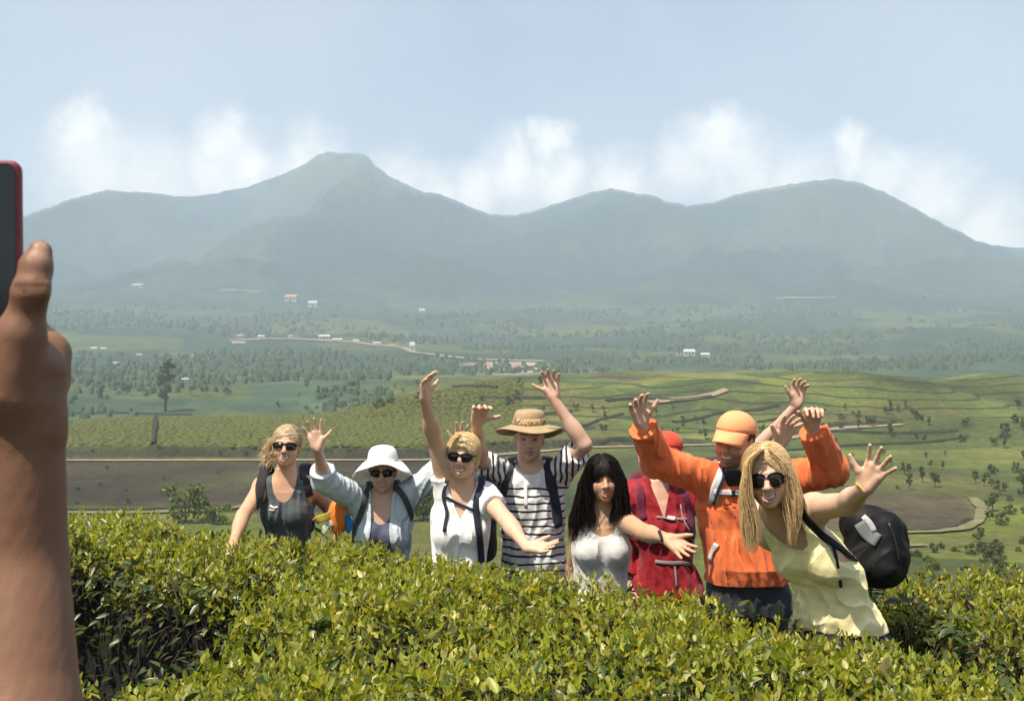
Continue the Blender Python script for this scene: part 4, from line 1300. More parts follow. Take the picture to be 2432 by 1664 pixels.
class Person: pass
def make_person(label, d, head, neck, hip, shL, shR, armL, armR, skin, female=True, ws=1.0, m=1.0, tyaw=0, smile=1.0, h=.006, jaw=1.0,
                bust=1.0, belly=0.0, mid=None, ds=1.0, headkw=None, beard=None):
    p = Person()
    p.root = empty('person', (float(hip[0]), float(hip[1]), 0.0))
    tag(p.root, label, 'person', 'waving friends behind the hedge')
    p.T = Torso(neck, hip, tyaw, ws, ds, female, belly, bust, mid)
    p.H = Head(head['c'], head['h'], frame(head.get('yaw', 0), head.get('pitch', 0), head.get('roll', 0)), female, smile, jaw)
    p.shL, p.shR, p.m = shL, shR, m
    p.arms = []
    prims = p.T.prims(shL, shR, m)
    nr = .050 if female else .058
    prims.append(cone(p.T.neck + np.array([0, .0, -.05]), p.H.w(0, -.022, -.055), nr * 1.12, nr, .03))
    hp = p.H.prims()
    prims.insert(0, hp[0]); prims[1:1] = hp[1:]          # head first: its carving must not touch the body
    pts = [neck, hip, shL, shR, p.H.w(0, 0, .13), p.H.w(0, .12, -.12), p.H.w(.1, -.12, 0), p.H.w(-.1, 0, 0)]
    for sh, a in ((shL, armL), (shR, armR)):
        if a is None: p.arms.append(None); continue
        el = dep(sh, *a['el'], UPA * (1.0 if female else 1.06), a.get('s1', -1)) if len(a['el']) == 2 else at(*a['el'])
        wr = dep(el, *a['wr'], FOR * (1.0 if female else 1.06), a.get('s2', -1)) if len(a['wr']) == 2 else at(*a['wr'])
        hl = a.get('L', .172 if female else .187)
        tp = dep(wr, *a['tip'], hl, a.get('s3', -1)) if len(a['tip']) == 2 else at(*a['tip'])
        prims += arm_prims(sh, el, wr, m)
        prims += hand_prims(wr, tp - wr, a.get('n', (0, -1, .25)), a['side'], hl, a.get('curl', .22), a.get('spread', 1.0), a.get('thumb', .9), a.get('curls'))
        p.arms.append((sh, el, wr, tp))
        pts += [el, wr, tp]
    p.body = Field(prims, [lambda P, dd: np.maximum(dd, (hip[2] - .02) - P[:, 2])])
    lo, hi = bounds(pts, .14)
    lo[2] = max(lo[2], hip[2] - .05) if min(q[2] for q in pts) > hip[2] - .1 else lo[2]
    base = np.array(skin)
    def colfn(V):
        C = np.tile(base, (len(V), 1)) * (1 + .10 * wob(V, .07, 3)[:, None])
        C += np.array([.03, -.005, -.008]) * np.clip(wob(V, .12, 5), 0, 1)[:, None]
        return np.clip(p.H.colors(V, C, beard=beard, **(headkw or {})), .004, .95)
    p.body_obj = solid('body', p.body, lo, hi, h, M_skin, p.root, colfn=colfn)
    p.fields = [p.body]
    if smile > 0:
        V, F = [], []
        g = .45 + .55 * min(smile, 1.3)
        for i in range(11):
            x = -.0205 + .041 * i / 10
            y = .0890 - 17 * x * x; c = -.0605 - .0010 * g + 10 * x * x
            V += [p.H.w(x, y, c + .0045), p.H.w(x, y, c - .0072 * g - .0015 + 8 * x * x)]
        F = [(2 * i, 2 * i + 2, 2 * i + 3, 2 * i + 1) for i in range(10)]
        t = add('teeth', make_mesh('teeth', V, F), M_teeth, p.root)
        md = t.modifiers.new('thickness', 'SOLIDIFY'); md.thickness = .003
    return p
# --- clipping helpers for garments, all in the torso's own frame
def zz_(T, P):
    u, v, f = T.uvf(P); return u, v, -f * (T.z0 - T.z1)
def round_neck(T, a, bf, bb, c=.02):
    def fn(P, d):
        u, v, z = zz_(T, P)
        b = np.where(v > -.01, bf, bb)
        g = (1 - np.sqrt((u / a) ** 2 + (np.minimum(z - c, 0) / b) ** 2)) * a
        return np.maximum(d, g)
    return fn
def v_neck(T, half, depth, back=.03):
    def fn(P, d):
        u, v, z = zz_(T, P)
        gf = half * (1 + np.minimum(z, .02) / depth) - np.abs(u)
        gb = (1 - np.sqrt((u / half) ** 2 + (np.minimum(z - .02, 0) / back) ** 2)) * half
        return np.maximum(d, np.where(v > -.01, gf, gb))
    return fn
def armholes(T, pts):
    zs, us = zip(*pts)
    def fn(P, d):
        u, v, z = zz_(T, P)
        return np.maximum(d, np.abs(u) - np.interp(z, zs, us) * T.ws)
    return fn
def hem(z0, amp=.006):
    return lambda P, d: np.maximum(d, z0 + amp * wob(P, .12, 9) - P[:, 2])
def top_cut(T, z0):
    def fn(P, d):
        u, v, z = zz_(T, P)
        return np.maximum(d, np.where(np.abs(u) < .085, z - z0, -1))
    return fn
def open_front(T, pts):
    zs, us = zip(*pts)
    def fn(P, d):
        u, v, z = zz_(T, P)
        return np.maximum(d, np.where(v > 0, np.interp(z, zs, us) - np.abs(u), -1))
    return fn
def wrinkle(a1=.0035, a2=.002, seed=1):
    """soft folds, only worked out near the surface"""
    def fn(P, d):
        m = np.abs(d) < .03
        if not m.any(): return d
        Q = P[m]
        w = wob(Q + .03 * np.stack([wob(Q, .2, seed + 5), wob(Q, .2, seed + 6), wob(Q, .2, seed + 7)], 1), .10, seed, 4, (1.3, 1, .55))
        d = d.copy()
        d[m] += a1 * 1.15 * (np.abs(w) * 2.2 - .7) + a2 * .5 * wob(Q, .05, seed + 1, 4)
        return d
    return fn
def garment(p, name, material, inflate=.008, posts=(), sleeves=(None, None), extra=.004, h=.007, wr=(.0035, .002), more=(), zlo=None, seed=1, bust=True, sm=None):
    T = p.T
    prims = T.prims(p.shL, p.shR, (sm or p.m))
    if not bust: prims = prims[:5]
    pts = [T.neck + np.array([0, 0, .08]), T.hip, p.shL, p.shR]
    for a, s in zip(p.arms, sleeves):
        if a is None or s is None: continue
        prims += arm_prims(a[0], a[1], a[2], p.m, .03, s, extra=extra)
        pts += [a[1]] if s <= 1 else [a[1], a[2]]
    prims += list(more)
    f = Field(prims, [wrinkle(*wr, seed=seed)] + list(posts), inflate)
    lo, hi = bounds(pts, .16)
    lo[2] = min(zlo, lo[2]) if zlo is not None else T.hip[2] - .06
    o = solid(name, f, lo, hi, h, material, p.root, newton=1)
    p.fields.append(f)
    return o
def trousers(p, material, top, shoe=(.05, .045, .04), mw=1.0):
    hp = p.T.hip; ax = p.T.ax
    prims = [p.T.prim()]
    ztop = top
    prims.append(ellip(hp + np.array([0, 0, -.03]), np.array([.158, .112, .15]) * mw, ax, .04))
    feet = []
    for q in (-1, 1):
        a = hp + ax[0] * q * .085 + np.array([0, 0, -.06])
        kn = np.array([a[0] + ax[0][0] * q * .015, a[1] - .02, .47]); an = np.array([kn[0], a[1] + .03, .08])
        prims += [cone(a, kn, .092 * mw, .062, .05), cone(kn, an, .064, .050, .03)]
        feet.append(an)
    f = Field(prims, [wrinkle(.004, .002, 31), lambda P, d: np.maximum(d, P[:, 2] - ztop), lambda P, d: np.maximum(d, .06 - P[:, 2])], .004)
    lo, hi = bounds([hp, feet[0], feet[1]], .2); lo[2] = .03; hi[2] = ztop + .03
    solid('trousers', f, lo, hi, .011, material, p.root, newton=1)
    p.fields.append(f)
    Ms = cloth('shoe', shoe)
    for an in feet:
        g = Field([ellip(an + ax[1] * .06 + np.array([0, 0, -.035]), (.045, .13, .042), ax), ellip(an + np.array([0, 0, -.01]), (.045, .055, .06), ax, .03)],
                  [lambda P, d: np.maximum(d, .002 - P[:, 2])])
        lo, hi = bounds([an, an + ax[1] * .15], .09); lo[2] = -.02
        solid('shoe', g, lo, hi, .009, Ms, p.root, newton=1)
def tr(p, pts, lift=.004):
    P, Nn = Multi(p.fields).trace_many(pts, p.T.neck[1] - .75, p.T.neck[1] + .6)
    return list(P + Nn * lift), list(Nn)
def strap(p, parent, pts, width, material, over=True, name='strap', thick=.006, lift=.004):
    # densify in photo space so the strap follows the cloth
    q = []
    for a, b in zip(pts[:-1], pts[1:]):
        for t in np.linspace(0, 1, 5)[:-1]: q.append((a[0] + (b[0] - a[0]) * t, a[1] + (b[1] - a[1]) * t))
    q.append(pts[-1])
    P, Nn = tr(p, q, lift)
    # drop jumps off the silhouette
    keep = [0]
    for i in range(1, len(P)):
        if np.linalg.norm(P[i] - P[keep[-1]]) < .11: keep.append(i)
    P = [P[i] for i in keep]; Nn = [Nn[i] for i in keep]
    if over:
        b = P[0]; back = -p.T.ax[1]
        P = [b + back * .20 + np.array([0, 0, -.12]), b + back * .15 + np.array([0, 0, .0]), b + back * .08 + np.array([0, 0, .035]), b + back * .03 + np.array([0, 0, .022])] + P
        Nn = [back, back * .6 + np.array([0, 0, .8]), np.array([0, 0, 1.0]), np.array([0, 0, 1.0]) + p.T.ax[1] * .5] + Nn
    return ribbon3(name, P, Nn, width, thick, material, parent)
def backpack(p, label, material, size=(.135, .085, .22), off=(0, .17, .30), yaw=0):
    T = p.T; c = T.ctr(np.array([off[2]]))[0] - T.ax[1] * (off[1] + .03) + T.ax[0] * off[0]
    root = empty('backpack', tuple(c)); tag(root, label, 'backpack', 'backpacks worn by the group')
    f = Field([rbox(c, size, .06, T.ax), rbox(c - T.ax[1] * size[1] * .9 + np.array([0, 0, -.05]), (size[0] * .8, .05, size[2] * .55), .035, T.ax, .015)], [wrinkle(.004, .002, 77)])
    lo, hi = bounds([c], max(size) + .12)
    solid('pack_body', f, lo, hi, .011, material, root, newton=1)
    return root
def sunglasses(p, w=.030, hgt=.021, n=2.6, y=.094, z=.002, round_=False):
    H = p.H
    root = None
    def lens(q):
        V, F = [H.w(q * .032, y + .004, z)], []
        for ring, k in ((1, .55), (2, 1.0)):
            for j in range(20):
                a = 2 * math.pi * j / 20
                cx = np.sign(math.cos(a)) * abs(math.cos(a)) ** (2 / n) * w * k; cz = np.sign(math.sin(a)) * abs(math.sin(a)) ** (2 / n) * hgt * k
                x = q * .032 + cx
                V.append(H.w(x, y + .004 - 5.0 * x * x * .9 - (.003 if ring == 2 else .001), z + cz - .004 * abs(cx) / w * 0))
        for j in range(20):
            F.append((0, 1 + j, 1 + (j + 1) % 20)); F.append((1 + j, 21 + j, 21 + (j + 1) % 20, 1 + (j + 1) % 20))
        return V, F
    fv, ff = [], []
    br = [H.w(-.008, y + .003, z + .006), H.w(0, y + .006, z + .008), H.w(.008, y + .003, z + .006)]
    tube(fv, ff, br, [.003] * 3, 6)
    for q in (-1, 1):
        tube(fv, ff, [H.w(q * .060, y - .016, z + .010), H.w(q * .074, y - .035, z + .010), H.w(q * .079, .02, z + .008), H.w(q * .080, -.02, z - .004)], [.004, .0035, .003, .0025], 6)
        ring = []
        for j in range(25):
            a = 2 * math.pi * j / 24
            cx = np.sign(math.cos(a)) * abs(math.cos(a)) ** (2 / n) * w; cz = np.sign(math.sin(a)) * abs(math.sin(a)) ** (2 / n) * hgt
            x = q * .032 + cx
            ring.append(H.w(x, y + .0015 - 4.5 * x * x, z + cz))
        tube(fv, ff, ring, [.0028] * 25, 5)
    root = add('sunglasses', make_mesh('sunglasses', fv, ff), M_frame, p.root)
    for q in (-1, 1):
        V, F = lens(q)
        o = add('lens', make_mesh('lens', V, F), M_lens, root)
        md = o.modifiers.new('thickness', 'SOLIDIFY'); md.thickness = .002
    return root
def hair_cap(p, material, face=((0, .118, -.034), (.066, .092, .098)), puff=.012, low=None, extra=(), name='hair', amp=.0035, back=True, h=.006):
    H = p.H; k = H.k
    prims = [ellip(H.w(0, -.016, .032), (np.array([.073, .090, .080]) + puff) * k, H.ax)] + list(extra)
    if back: prims.append(ellip(H.w(0, -.05, -.02), np.array([.066 + puff, .056, .075]) * k, H.ax, .03))
    prims.append(ellip(H.w(*face[0]), np.array(face[1]) * k, H.ax, .010, 'S'))
    posts = []
    def strd(P, d):
        q = H.loc(P)
        a = np.arctan2(q[:, 0], q[:, 2] + .02)
        return d + amp * .0 * np.sin(a * 44 + 4 * wob(P, .06, 21, 4) + q[:, 1] * 22) + .0015 * wob(P, .045, 22, 4)
    posts.append(strd)
    if low is not None:
        posts.append(lambda P, d: np.maximum(d, (low + .25 * (H.loc(P)[:, 1] + .02) - H.loc(P)[:, 2]) * k))
    f = Field(prims, posts)
    c = H.w(0, -.01, .0)
    o = solid(name, f, c - .19, c + .19, h, CAPM[material.name], p.root, newton=1)
    return o, f
def wisps(H, n, lift, ln, seed, mode='back', puff=.010, face=((0, .118, -.040), (.066, .092, .104)), zlow=-.06):
    """combed hairs lying over the crown: back = drawn to the nape, part = falling to both sides, fringe = onto the brow too"""
    r = np.random.default_rng(seed); out = []
    c0 = np.array([0, -.016, .032]); rad = np.array([.073, .090, .080]) + puff
    fc, fr = np.array(face[0]), np.array(face[1])
    while len(out) < n:
        d = r.normal(size=3); d /= np.linalg.norm(d)
        if d[2] < -.35: continue
        q = c0 + d * rad
        k = np.linalg.norm((q - fc) / fr)
        if k < 1.0: continue
        pts = []
        st = ln * (.5 + .8 * r.random()) / 7
        jit = r.normal(size=3) * .22
        dev = 1.0 + lift / .08 * (.2 + .8 * r.random())
        for j in range(8):
            e = (q - c0) / rad; e /= np.linalg.norm(e)
            pts.append(H.w(*(c0 + e * rad * (dev if 0 < j < 7 else 1.0))))
            nn = e / rad; nn /= np.linalg.norm(nn)
            sx = 1.0 if q[0] > 0.004 * r.normal() else -1.0
            if mode == 'back': f = np.array([sx * .25, -1.0, -.25])
            elif mode == 'part': f = np.array([sx * (1.0 if q[2] > .07 else .25), -.25, -1.0 if q[2] < .09 else -.2])
            else: f = np.array([sx * .3, .8 if q[1] > .0 else -.6, -.6])
            f = f + jit; f -= (f @ nn) * nn; f /= np.linalg.norm(f) + 1e-9
            q2 = q + f * st
            if mode != 'fringe' and np.linalg.norm((q2 - fc) / fr) < .97: break
            if q2[2] < zlow: break
            q = q2
        if len(pts) >= 3: out.append((pts, .6 + .8 * r.random()))
    return out
def curtain(outer, inner, n, seed, d_of, jitter=.008, waves=.004):
    """hair between two photo-space edges, each strand at its own depth"""
    r = np.random.default_rng(seed); out = []
    def res(c, t):
        c = np.array(c, float); s = np.linspace(0, 1, len(c)); return np.array([np.interp(t, s, c[:, 0]), np.interp(t, s, c[:, 1])]).T
    tt = np.linspace(0, 1, 12)
    o, i_ = res(outer, tt), res(inner, tt)
    for k in range(n):
        f = r.random(); dd = d_of + r.normal() * .022
        c = o + (i_ - o) * f
        end = .72 + .28 * r.random()
        ph = r.random() * 6.28
        pts = []
        for q in np.linspace(0, end, 11):
            x = np.interp(q, tt, c[:, 0]); y = np.interp(q, tt, c[:, 1])
            p = at(x, y, dd + .015 * math.sin(q * 4 + ph)) + np.array([waves * math.sin(q * 9 + ph), 0, 0]) + r.normal(size=3) * jitter * .12
            pts.append(p)
        out.append((pts, .6 + .8 * r.random()))
    return out

FAIR, TAN, PINK, OLIVE = (.63, .41, .29), (.57, .335, .215), (.63, .40, .295), (.53, .32, .205)

# ---------- woman in the grey tank top
p = make_person('blonde person in grey tank top and dark sunglasses, leftmost of the group', 6.2,
    dict(c=at(681, 1059, 6.17), h=.222, yaw=4, pitch=3, roll=-3), at(679, 1130, 6.20), at(688, 1372, 6.24), at(624, 1153, 6.2), at(730, 1152, 6.22),
    dict(el=(577, 1224), s1=-1, wr=(552, 1296), s2=-1, tip=(538, 1362), side=(1, 0, 0), n=(1, -.3, 0), curl=.5),
    dict(el=(782, 1206), s1=1, wr=(803, 1262, 6.16), tip=(806, 1325, 6.1), side=(0, -1, 0), n=(-1, 0, 0), curl=.6), TAN, True, .96, .86, smile=1.2)
garment(p, 'tank_top', cloth('grey_jersey', (.075, .090, .098), var=(12, .12)), .007,
        [round_neck(p.T, .072, .155, .10), armholes(p.T, [(-.30, .6), (-.20, .19), (-.14, .135), (-.05, .112), (.1, .10)]), top_cut(p.T, .05)], wr=(.004, .002), seed=3)
bp = backpack(p, 'black backpack on the leftmost person, only its shoulder straps in view', M_black, (.12, .07, .2))
strap(p, bp, [(626, 1122), (617, 1160), (612, 1205), (606, 1250)], .056, M_black)
strap(p, bp, [(718, 1118), (727, 1150), (733, 1178)], .056, M_black)
strap(p, p.root, [(642, 1200), (650, 1206), (660, 1203)], .012, M_pale_web, False, 'logo_mark', .0012, .003)
strap(p, p.root, [(640, 1209), (647, 1212), (652, 1210)], .008, M_pale_web, False, 'logo_mark', .0012, .003)
trousers(p, cloth('dark_trousers', (.03, .03, .035)), p.T.hip[2] + .04)
sunglasses(p, .033, .019, 3.2)
hc, _ = hair_cap(p, M_ash, ((0, .120, -.040), (.068, .092, .108)), .009, -.055)
H = p.H; r = np.random.default_rng(5); pt = []
for i in range(150):      # loose ponytail and flyaways at one side
    a = H.w(-.035 + r.normal() * .012, -.085, -.01 + r.normal() * .02)
    e = at(626 + r.normal() * 9, 1092 + r.normal() * 16, 6.24 + r.normal() * .02)
    pt.append(([a, a + (e - a) * .4 + np.array([-.03, .02, .035]) + r.normal(size=3) * .008, a + (e - a) * .75 + r.normal(size=3) * .008, e + r.normal(size=3) * .006], .7 + .6 * r.random()))
strands('ponytail', pt, .0020, M_ash, hc)
strands('flyaway_hair', wisps(H, 900, .003, .13, 8, 'back', .010, ((0, .120, -.040), (.068, .092, .108))), .0021, M_ash, hc)

# the orange sack hanging from that person's hand
sc = at(805, 1222, 6.08)
f = Field([ellip(sc, (.062, .055, .082)), ellip(sc + np.array([.0, 0, -.06]), (.040, .04, .06), None, .03), cone(sc + np.array([-.012, .03, .05]), sc + np.array([-.03, .06, .125]), .025, .012, .03)], [wrinkle(.003, .002, 55)])
sr = empty('stuff_sack', tuple(sc)); tag(sr, 'orange stuff sack with blue and yellow trim held beside the grey tank top', 'bag')
solid('sack', f, sc - .2, sc + .2, .007, cloth('orange_nylon', (.74, .19, .025), rough=.5), sr)
for nm, pts_, wd_, c_ in (('yellow_flap', [(797, 1216), (784, 1222), (770, 1230), (756, 1230), (748, 1238)], .042, (.46, .33, .05)),
                          ('pale_flap', [(790, 1240), (778, 1246), (770, 1256), (764, 1268)], .034, (.48, .52, .38)),
                          ('blue_flap', [(820, 1222), (830, 1234), (832, 1248), (824, 1262)], .034, (.02, .17, .46))):
    P_ = [at(x_, y_, 6.035 + .02 * math.sin(i_ * 2.1)) for i_, (x_, y_) in enumerate(pts_)]
    N_ = [np.array([.4 * math.sin(i_ * 1.7), -1.0, .3 * math.cos(i_ * 2.3)]) for i_ in range(len(pts_))]
    ribbon3(nm, P_, N_, wd_, .003, cloth(nm, c_), sr)

# ---------- woman in the white sun hat and denim shirt
p = make_person('person in white sun hat with pale denim shirt open over slate top', 6.1,
    dict(c=at(909, 1118, 6.08), h=.215, yaw=2, pitch=-4, roll=0), at(909, 1183, 6.12), at(908, 1422, 6.12), at(850, 1184, 6.1), at(966, 1176, 6.12),
    dict(el=(772, 1142), s1=-1, wr=(754, 1066), s2=-1, tip=(738, 986), s3=-1, side=(1, 0, 0), n=(.15, -1, .1), curl=.12, spread=1.5, thumb=1.1),
    dict(el=(1036, 1124, 6.14), wr=(1088, 1064, 6.2), tip=(1106, 998, 6.16), side=(-1, 0, 0), n=(0, -1, 0), curl=.12, spread=1.3), PINK, True, 1.0, .88, smile=.5)
M_denim = cloth('pale_denim', (.50, .58, .63), var=(10, .16), bump=(60, .6, .01))
garment(p, 'inner_top', cloth('slate_jersey', (.090, .098, .155)), .006, [round_neck(p.T, .075, .15, .06), armholes(p.T, [(-.3, .6), (-.2, .16), (-.1, .12), (.1, .10)])], seed=7)
garment(p, 'denim_shirt', M_denim, .014, [open_front(p.T, [(-.6, .095), (-.30, .072), (-.16, .050), (-.05, .052), (.03, .058), (.06, .062)]), top_cut(p.T, .045)],
        sleeves=(1.30, 1.25), extra=.012, wr=(.006, .003), seed=9)
bp = backpack(p, 'dark grey backpack on the person in the denim shirt', M_grey_web, (.12, .07, .2))
strap(p, bp, [(872, 1160), (866, 1190), (856, 1220), (846, 1250), (838, 1290)], .034, M_grey_web)
strap(p, bp, [(940, 1158), (956, 1172), (968, 1195), (978, 1230)], .034, M_grey_web)
trousers(p, cloth('dark_trousers', (.03, .03, .035)), p.T.hip[2] + .03)
sunglasses(p, .029, .019, 2.4)
hair_cap(p, M_brownhair, ((0, .118, -.040), (.067, .092, .105)), .006, -.045, h=.007)
lathe('sun_hat', p.H, [(.008, .146), (.035, .145), (.060, .137), (.076, .118), (.083, .09), (.087, .062), (.097, .058), (.115, .055), (.135, .050), (.155, .044), (.172, .038)],
      cloth('white_cotton', (.80, .79, .77), var=(20, .05)), p.root, 56, .004,
      lambda a, r, z: (0.0, (-.066 * math.cos(a) ** 2 - .004 + .036 * max(0, math.sin(a)) - .02 * max(0, -math.sin(a)) + .006 * math.sin(5 * a + 1)) * max(0, (r - .088) / .084) ** 1.7))

# ---------- woman in the white shirt
p = make_person('blonde person in white shirt and sunglasses with one bare arm straight up', 5.6,
    dict(c=at(1100, 1084, 5.56), h=.219, yaw=-8, pitch=2, roll=-4), at(1098, 1163, 5.6), at(1086, 1432, 5.6), at(1062, 1162, 5.6), at(1150, 1176, 5.6),
    dict(el=(1032, 1042), s1=-1, wr=(1008, 948), s2=-1, tip=(1018, 868), s3=-1, side=(1, 0, .2), n=(.9, -.45, .0), curl=.30, spread=1.2, thumb=.9),
    dict(el=(1204, 1236), s1=-1, wr=(1252, 1300), s2=-1, tip=(1330, 1296), s3=-1, side=(.1, 0, 1), n=(0, -.45, .9), curl=.10, spread=.8, thumb=.5), FAIR, True, .98, .92, smile=1.3)
M_white = cloth('white_jersey', (.84, .84, .86), var=(12, .04))
garment(p, 'white_shirt', M_white, .009, [v_neck(p.T, .062, .14, .03), top_cut(p.T, .04)], sleeves=(.26, .42), extra=.006, wr=(.005, .0025), seed=12)
bp = backpack(p, 'navy backpack on the person in the white shirt', M_black, (.14, .08, .22), (.04, .17, .32))
M_navy = cloth('navy_webbing', (.018, .022, .040), rough=.7, bump=(300, .4, .002))
strap(p, bp, [(1144, 1150), (1134, 1178), (1130, 1210), (1134, 1250), (1140, 1290), (1143, 1335)], .036, M_navy)
strap(p, bp, [(1062, 1148), (1052, 1172), (1056, 1192), (1064, 1215), (1058, 1240), (1056, 1262)], .018, M_navy)
strap(p, bp, [(1054, 1176), (1080, 1192), (1105, 1203), (1128, 1212)], .014, M_navy, False, 'chest_strap')
trousers(p, cloth('grey_trousers', (.10, .10, .11)), p.T.hip[2] + .03)
sunglasses(p, .031, .021, 2.6)
hc, _ = hair_cap(p, M_blonde, ((.004, .118, -.044), (.062, .092, .100)), .014, -.088, amp=.005)
strands('flyaway_hair', wisps(p.H, 1000, .004, .12, 18, 'part', .015, ((.004, .118, -.044), (.062, .092, .100)), -.09), .0022, M_blonde, hc)

# ---------- man in the striped shirt
p = make_person('person in striped shirt and wide tan bush hat, both arms raised', 6.0,
    dict(c=at(1257, 1040, 5.97), h=.232, yaw=0, pitch=-2, roll=0), at(1258, 1106, 6.0), at(1270, 1375, 6.02), at(1190, 1126, 6.0), at(1324, 1126, 6.0),
    dict(el=(1140, 1092), s1=-1, wr=(1132, 1004), s2=-1, tip=(1152, 938), s3=-1, side=(1, 0, 0), n=(.2, -1, .2), curls=(.38, .42, .45, .40), spread=1.1, thumb=1.2),
    dict(el=(1388, 1056), s1=-1, wr=(1314, 946), s2=-1, tip=(1304, 862), s3=-1, side=(-1, 0, 0), n=(0, -1, .25), curls=(.30, .36, .36, .32), spread=1.1, thumb=1.2), PINK, False, .98, .95,
    smile=-.2, beard=((.42, .30, .22), .35), headkw=dict(lip=(.40, .17, .13)))
M_stripe = mat('striped_jersey', (.74, .74, .73), .8, spec=.2, sheen=.15, bump=(45, .35, .006), stripes=(.0405, .27, (.018, .022, .035), p.T.neck[2] - .095))
M_ikat = mat('striped_sleeve', (.74, .74, .75), .8, spec=.2, sheen=.15, bump=(45, .35, .006), stripes=(.030, .40, (.022, .026, .04), 9.0, 'X'))
garment(p, 'striped_shirt', M_stripe, .010, [round_neck(p.T, .072, .06, .03), top_cut(p.T, .035)], wr=(.006, .0025), seed=15)
for s, a in enumerate(p.arms):
    sp = arm_prims(a[0], a[1], a[2], p.m, .03, (.80, .72)[s], extra=.018) + [ellip(a[0], (.068, .066, .070), None, .03)]
    f = Field(sp, [wrinkle(.006, .003, 40 + s)], .004)
    lo, hi = bounds([a[0], a[1]], .12)
    solid('sleeve', f, lo, hi, .007, M_ikat, p.root, newton=1); p.fields.append(f)
bp = backpack(p, 'black backpack on the person in the striped shirt', M_black, (.15, .08, .22))
strap(p, bp, [(1302, 1104), (1306, 1135), (1314, 1170), (1320, 1205), (1326, 1250)], .060, M_navy)
strap(p, bp, [(1218, 1104), (1206, 1128), (1200, 1150), (1197, 1175)], .050, M_grey_web)
strap(p, p.root, [(1250, 1128), (1248, 1160), (1249, 1205)], .018, M_white, False, 'placket', .0008, .002)
trousers(p, cloth('khaki_trousers', (.14, .12, .09)), p.T.hip[2] + .02)
hair_cap(p, M_brownhair, ((0, .118, -.030), (.07, .092, .10)), .004, -.03, h=.007)
M_hat = cloth('tan_canvas', (.46, .34, .20), blotch=(55, .50, (.17, .085, .035)))
lathe('bush_hat', p.H, [(.008, .150), (.04, .149), (.062, .146), (.074, .136), (.078, .115), (.082, .092), (.086, .074), (.100, .069), (.125, .066), (.150, .063), (.170, .060), (.180, .058)],
      cloth('bush_canvas', (.36, .27, .15), var=(24, .18)), p.root, 60, .004,
      lambda a, r, z: (0.0, (.0 + .012 * math.sin(3 * a + .6) - .012 * math.cos(a) ** 2 - .085 * max(0, -math.sin(a)) ** 1.5) * max(0, (r - .09) / .09) ** 1.3))
lathe('hat_band', p.H, [(.0815, .108), (.0850, .098), (.0875, .086), (.0895, .073)], M_hat, p.root, 48, .003)

# ---------- woman with long dark hair
p = make_person('person with long dark hair in pale grey top, one arm stretched out', 5.45,
    dict(c=at(1433, 1138, 5.42), h=.212, yaw=2, pitch=0, roll=3), at(1430, 1212, 5.46), at(1424, 1470, 5.46), at(1384, 1240, 5.48), at(1478, 1234, 5.44),
    dict(el=(1362, 1352, 5.62), wr=(1372, 1440, 5.6), tip=(1374, 1500, 5.6), side=(0, -1, 0), n=(1, 0, 0)),
    dict(el=(1531, 1264), s1=-1, wr=(1584, 1278), s2=-1, tip=(1652, 1322), s3=-1, side=(.3, 0, 1), n=(-.1, -.8, .5), curl=.10, spread=.9, thumb=.7), OLIVE, True, .98, .92, smile=.4,
    headkw=dict(lip=(.36, .14, .115), brow=(.012, .009, .008)))
garment(p, 'pale_top', cloth('pale_grey_jersey', (.62, .62, .61), var=(12, .06)), .007,
        [round_neck(p.T, .088, .135, .09), armholes(p.T, [(-.3, .6), (-.2, .17), (-.13, .130), (-.04, .108), (.1, .10)]), top_cut(p.T, .04)], seed=19)
trousers(p, cloth('dark_trousers', (.03, .03, .035)), p.T.hip[2] + .02)
hc, _ = hair_cap(p, M_darkhair, ((0, .125, -.048), (.056, .088, .082)), .020, None, extra=[ellip(p.H.w(0, -.045, -.07), (.085, .06, .10), p.H.ax, .04)], amp=.004)
strands('hair_lengths', curtain([(1400, 1100), (1380, 1140), (1368, 1190), (1352, 1240), (1356, 1300)], [(1412, 1100), (1402, 1150), (1404, 1200), (1412, 1235), (1402, 1290)], 700, 3, 5.40, waves=.012)
        + curtain([(1462, 1096), (1482, 1135), (1490, 1180), (1494, 1225), (1478, 1250)], [(1450, 1096), (1462, 1150), (1462, 1195), (1450, 1230), (1436, 1250)], 650, 4, 5.38, waves=.012)
        + wisps(p.H, 500, .004, .13, 28, 'part', .021, ((0, .125, -.048), (.056, .088, .082)), -.09) + wisps(p.H, 420, .003, .11, 29, 'fringe', .019, ((0, .125, -.048), (.05, .088, .080)), .012), .0019, M_darkhair, hc)
strap(p, p.root, [(1566, 1262), (1572, 1272), (1575, 1284)], .016, M_black, False, 'bracelet', .004)

# ---------- person in red, face hidden behind the orange sleeve
p = make_person('person in red jacket and red cap, face hidden behind an orange sleeve', 5.95,
    dict(c=at(1583, 1080, 5.92), h=.222, yaw=-8, pitch=0, roll=-6), at(1566, 1156, 5.95), at(1585, 1410, 5.95), at(1506, 1176, 5.95), at(1640, 1178, 5.95),
    dict(el=(1490, 1300, 6.02), wr=(1500, 1390, 5.95), tip=(1510, 1450, 5.9), side=(0, -1, 0), n=(1, 0, 0)),
    dict(el=(1782, 1085, 5.90), wr=(1892, 962, 5.72), tip=(1902, 884), s3=-1, side=(-1, 0, 0), n=(.1, -1, .2), curls=(.36, .40, .42, .4), spread=1.0, thumb=.8), PINK, True, 1.0, .90, smile=.5)
M_red = cloth('red_nylon', (.27, .011, .018), rough=.6, var=(14, .18), bump=(45, .5, .008))
garment(p, 'red_jacket', M_red, .020, [v_neck(p.T, .046, .16, .02), top_cut(p.T, .06)], sleeves=(1.6, .9), extra=.012, wr=(.007, .004), seed=23)
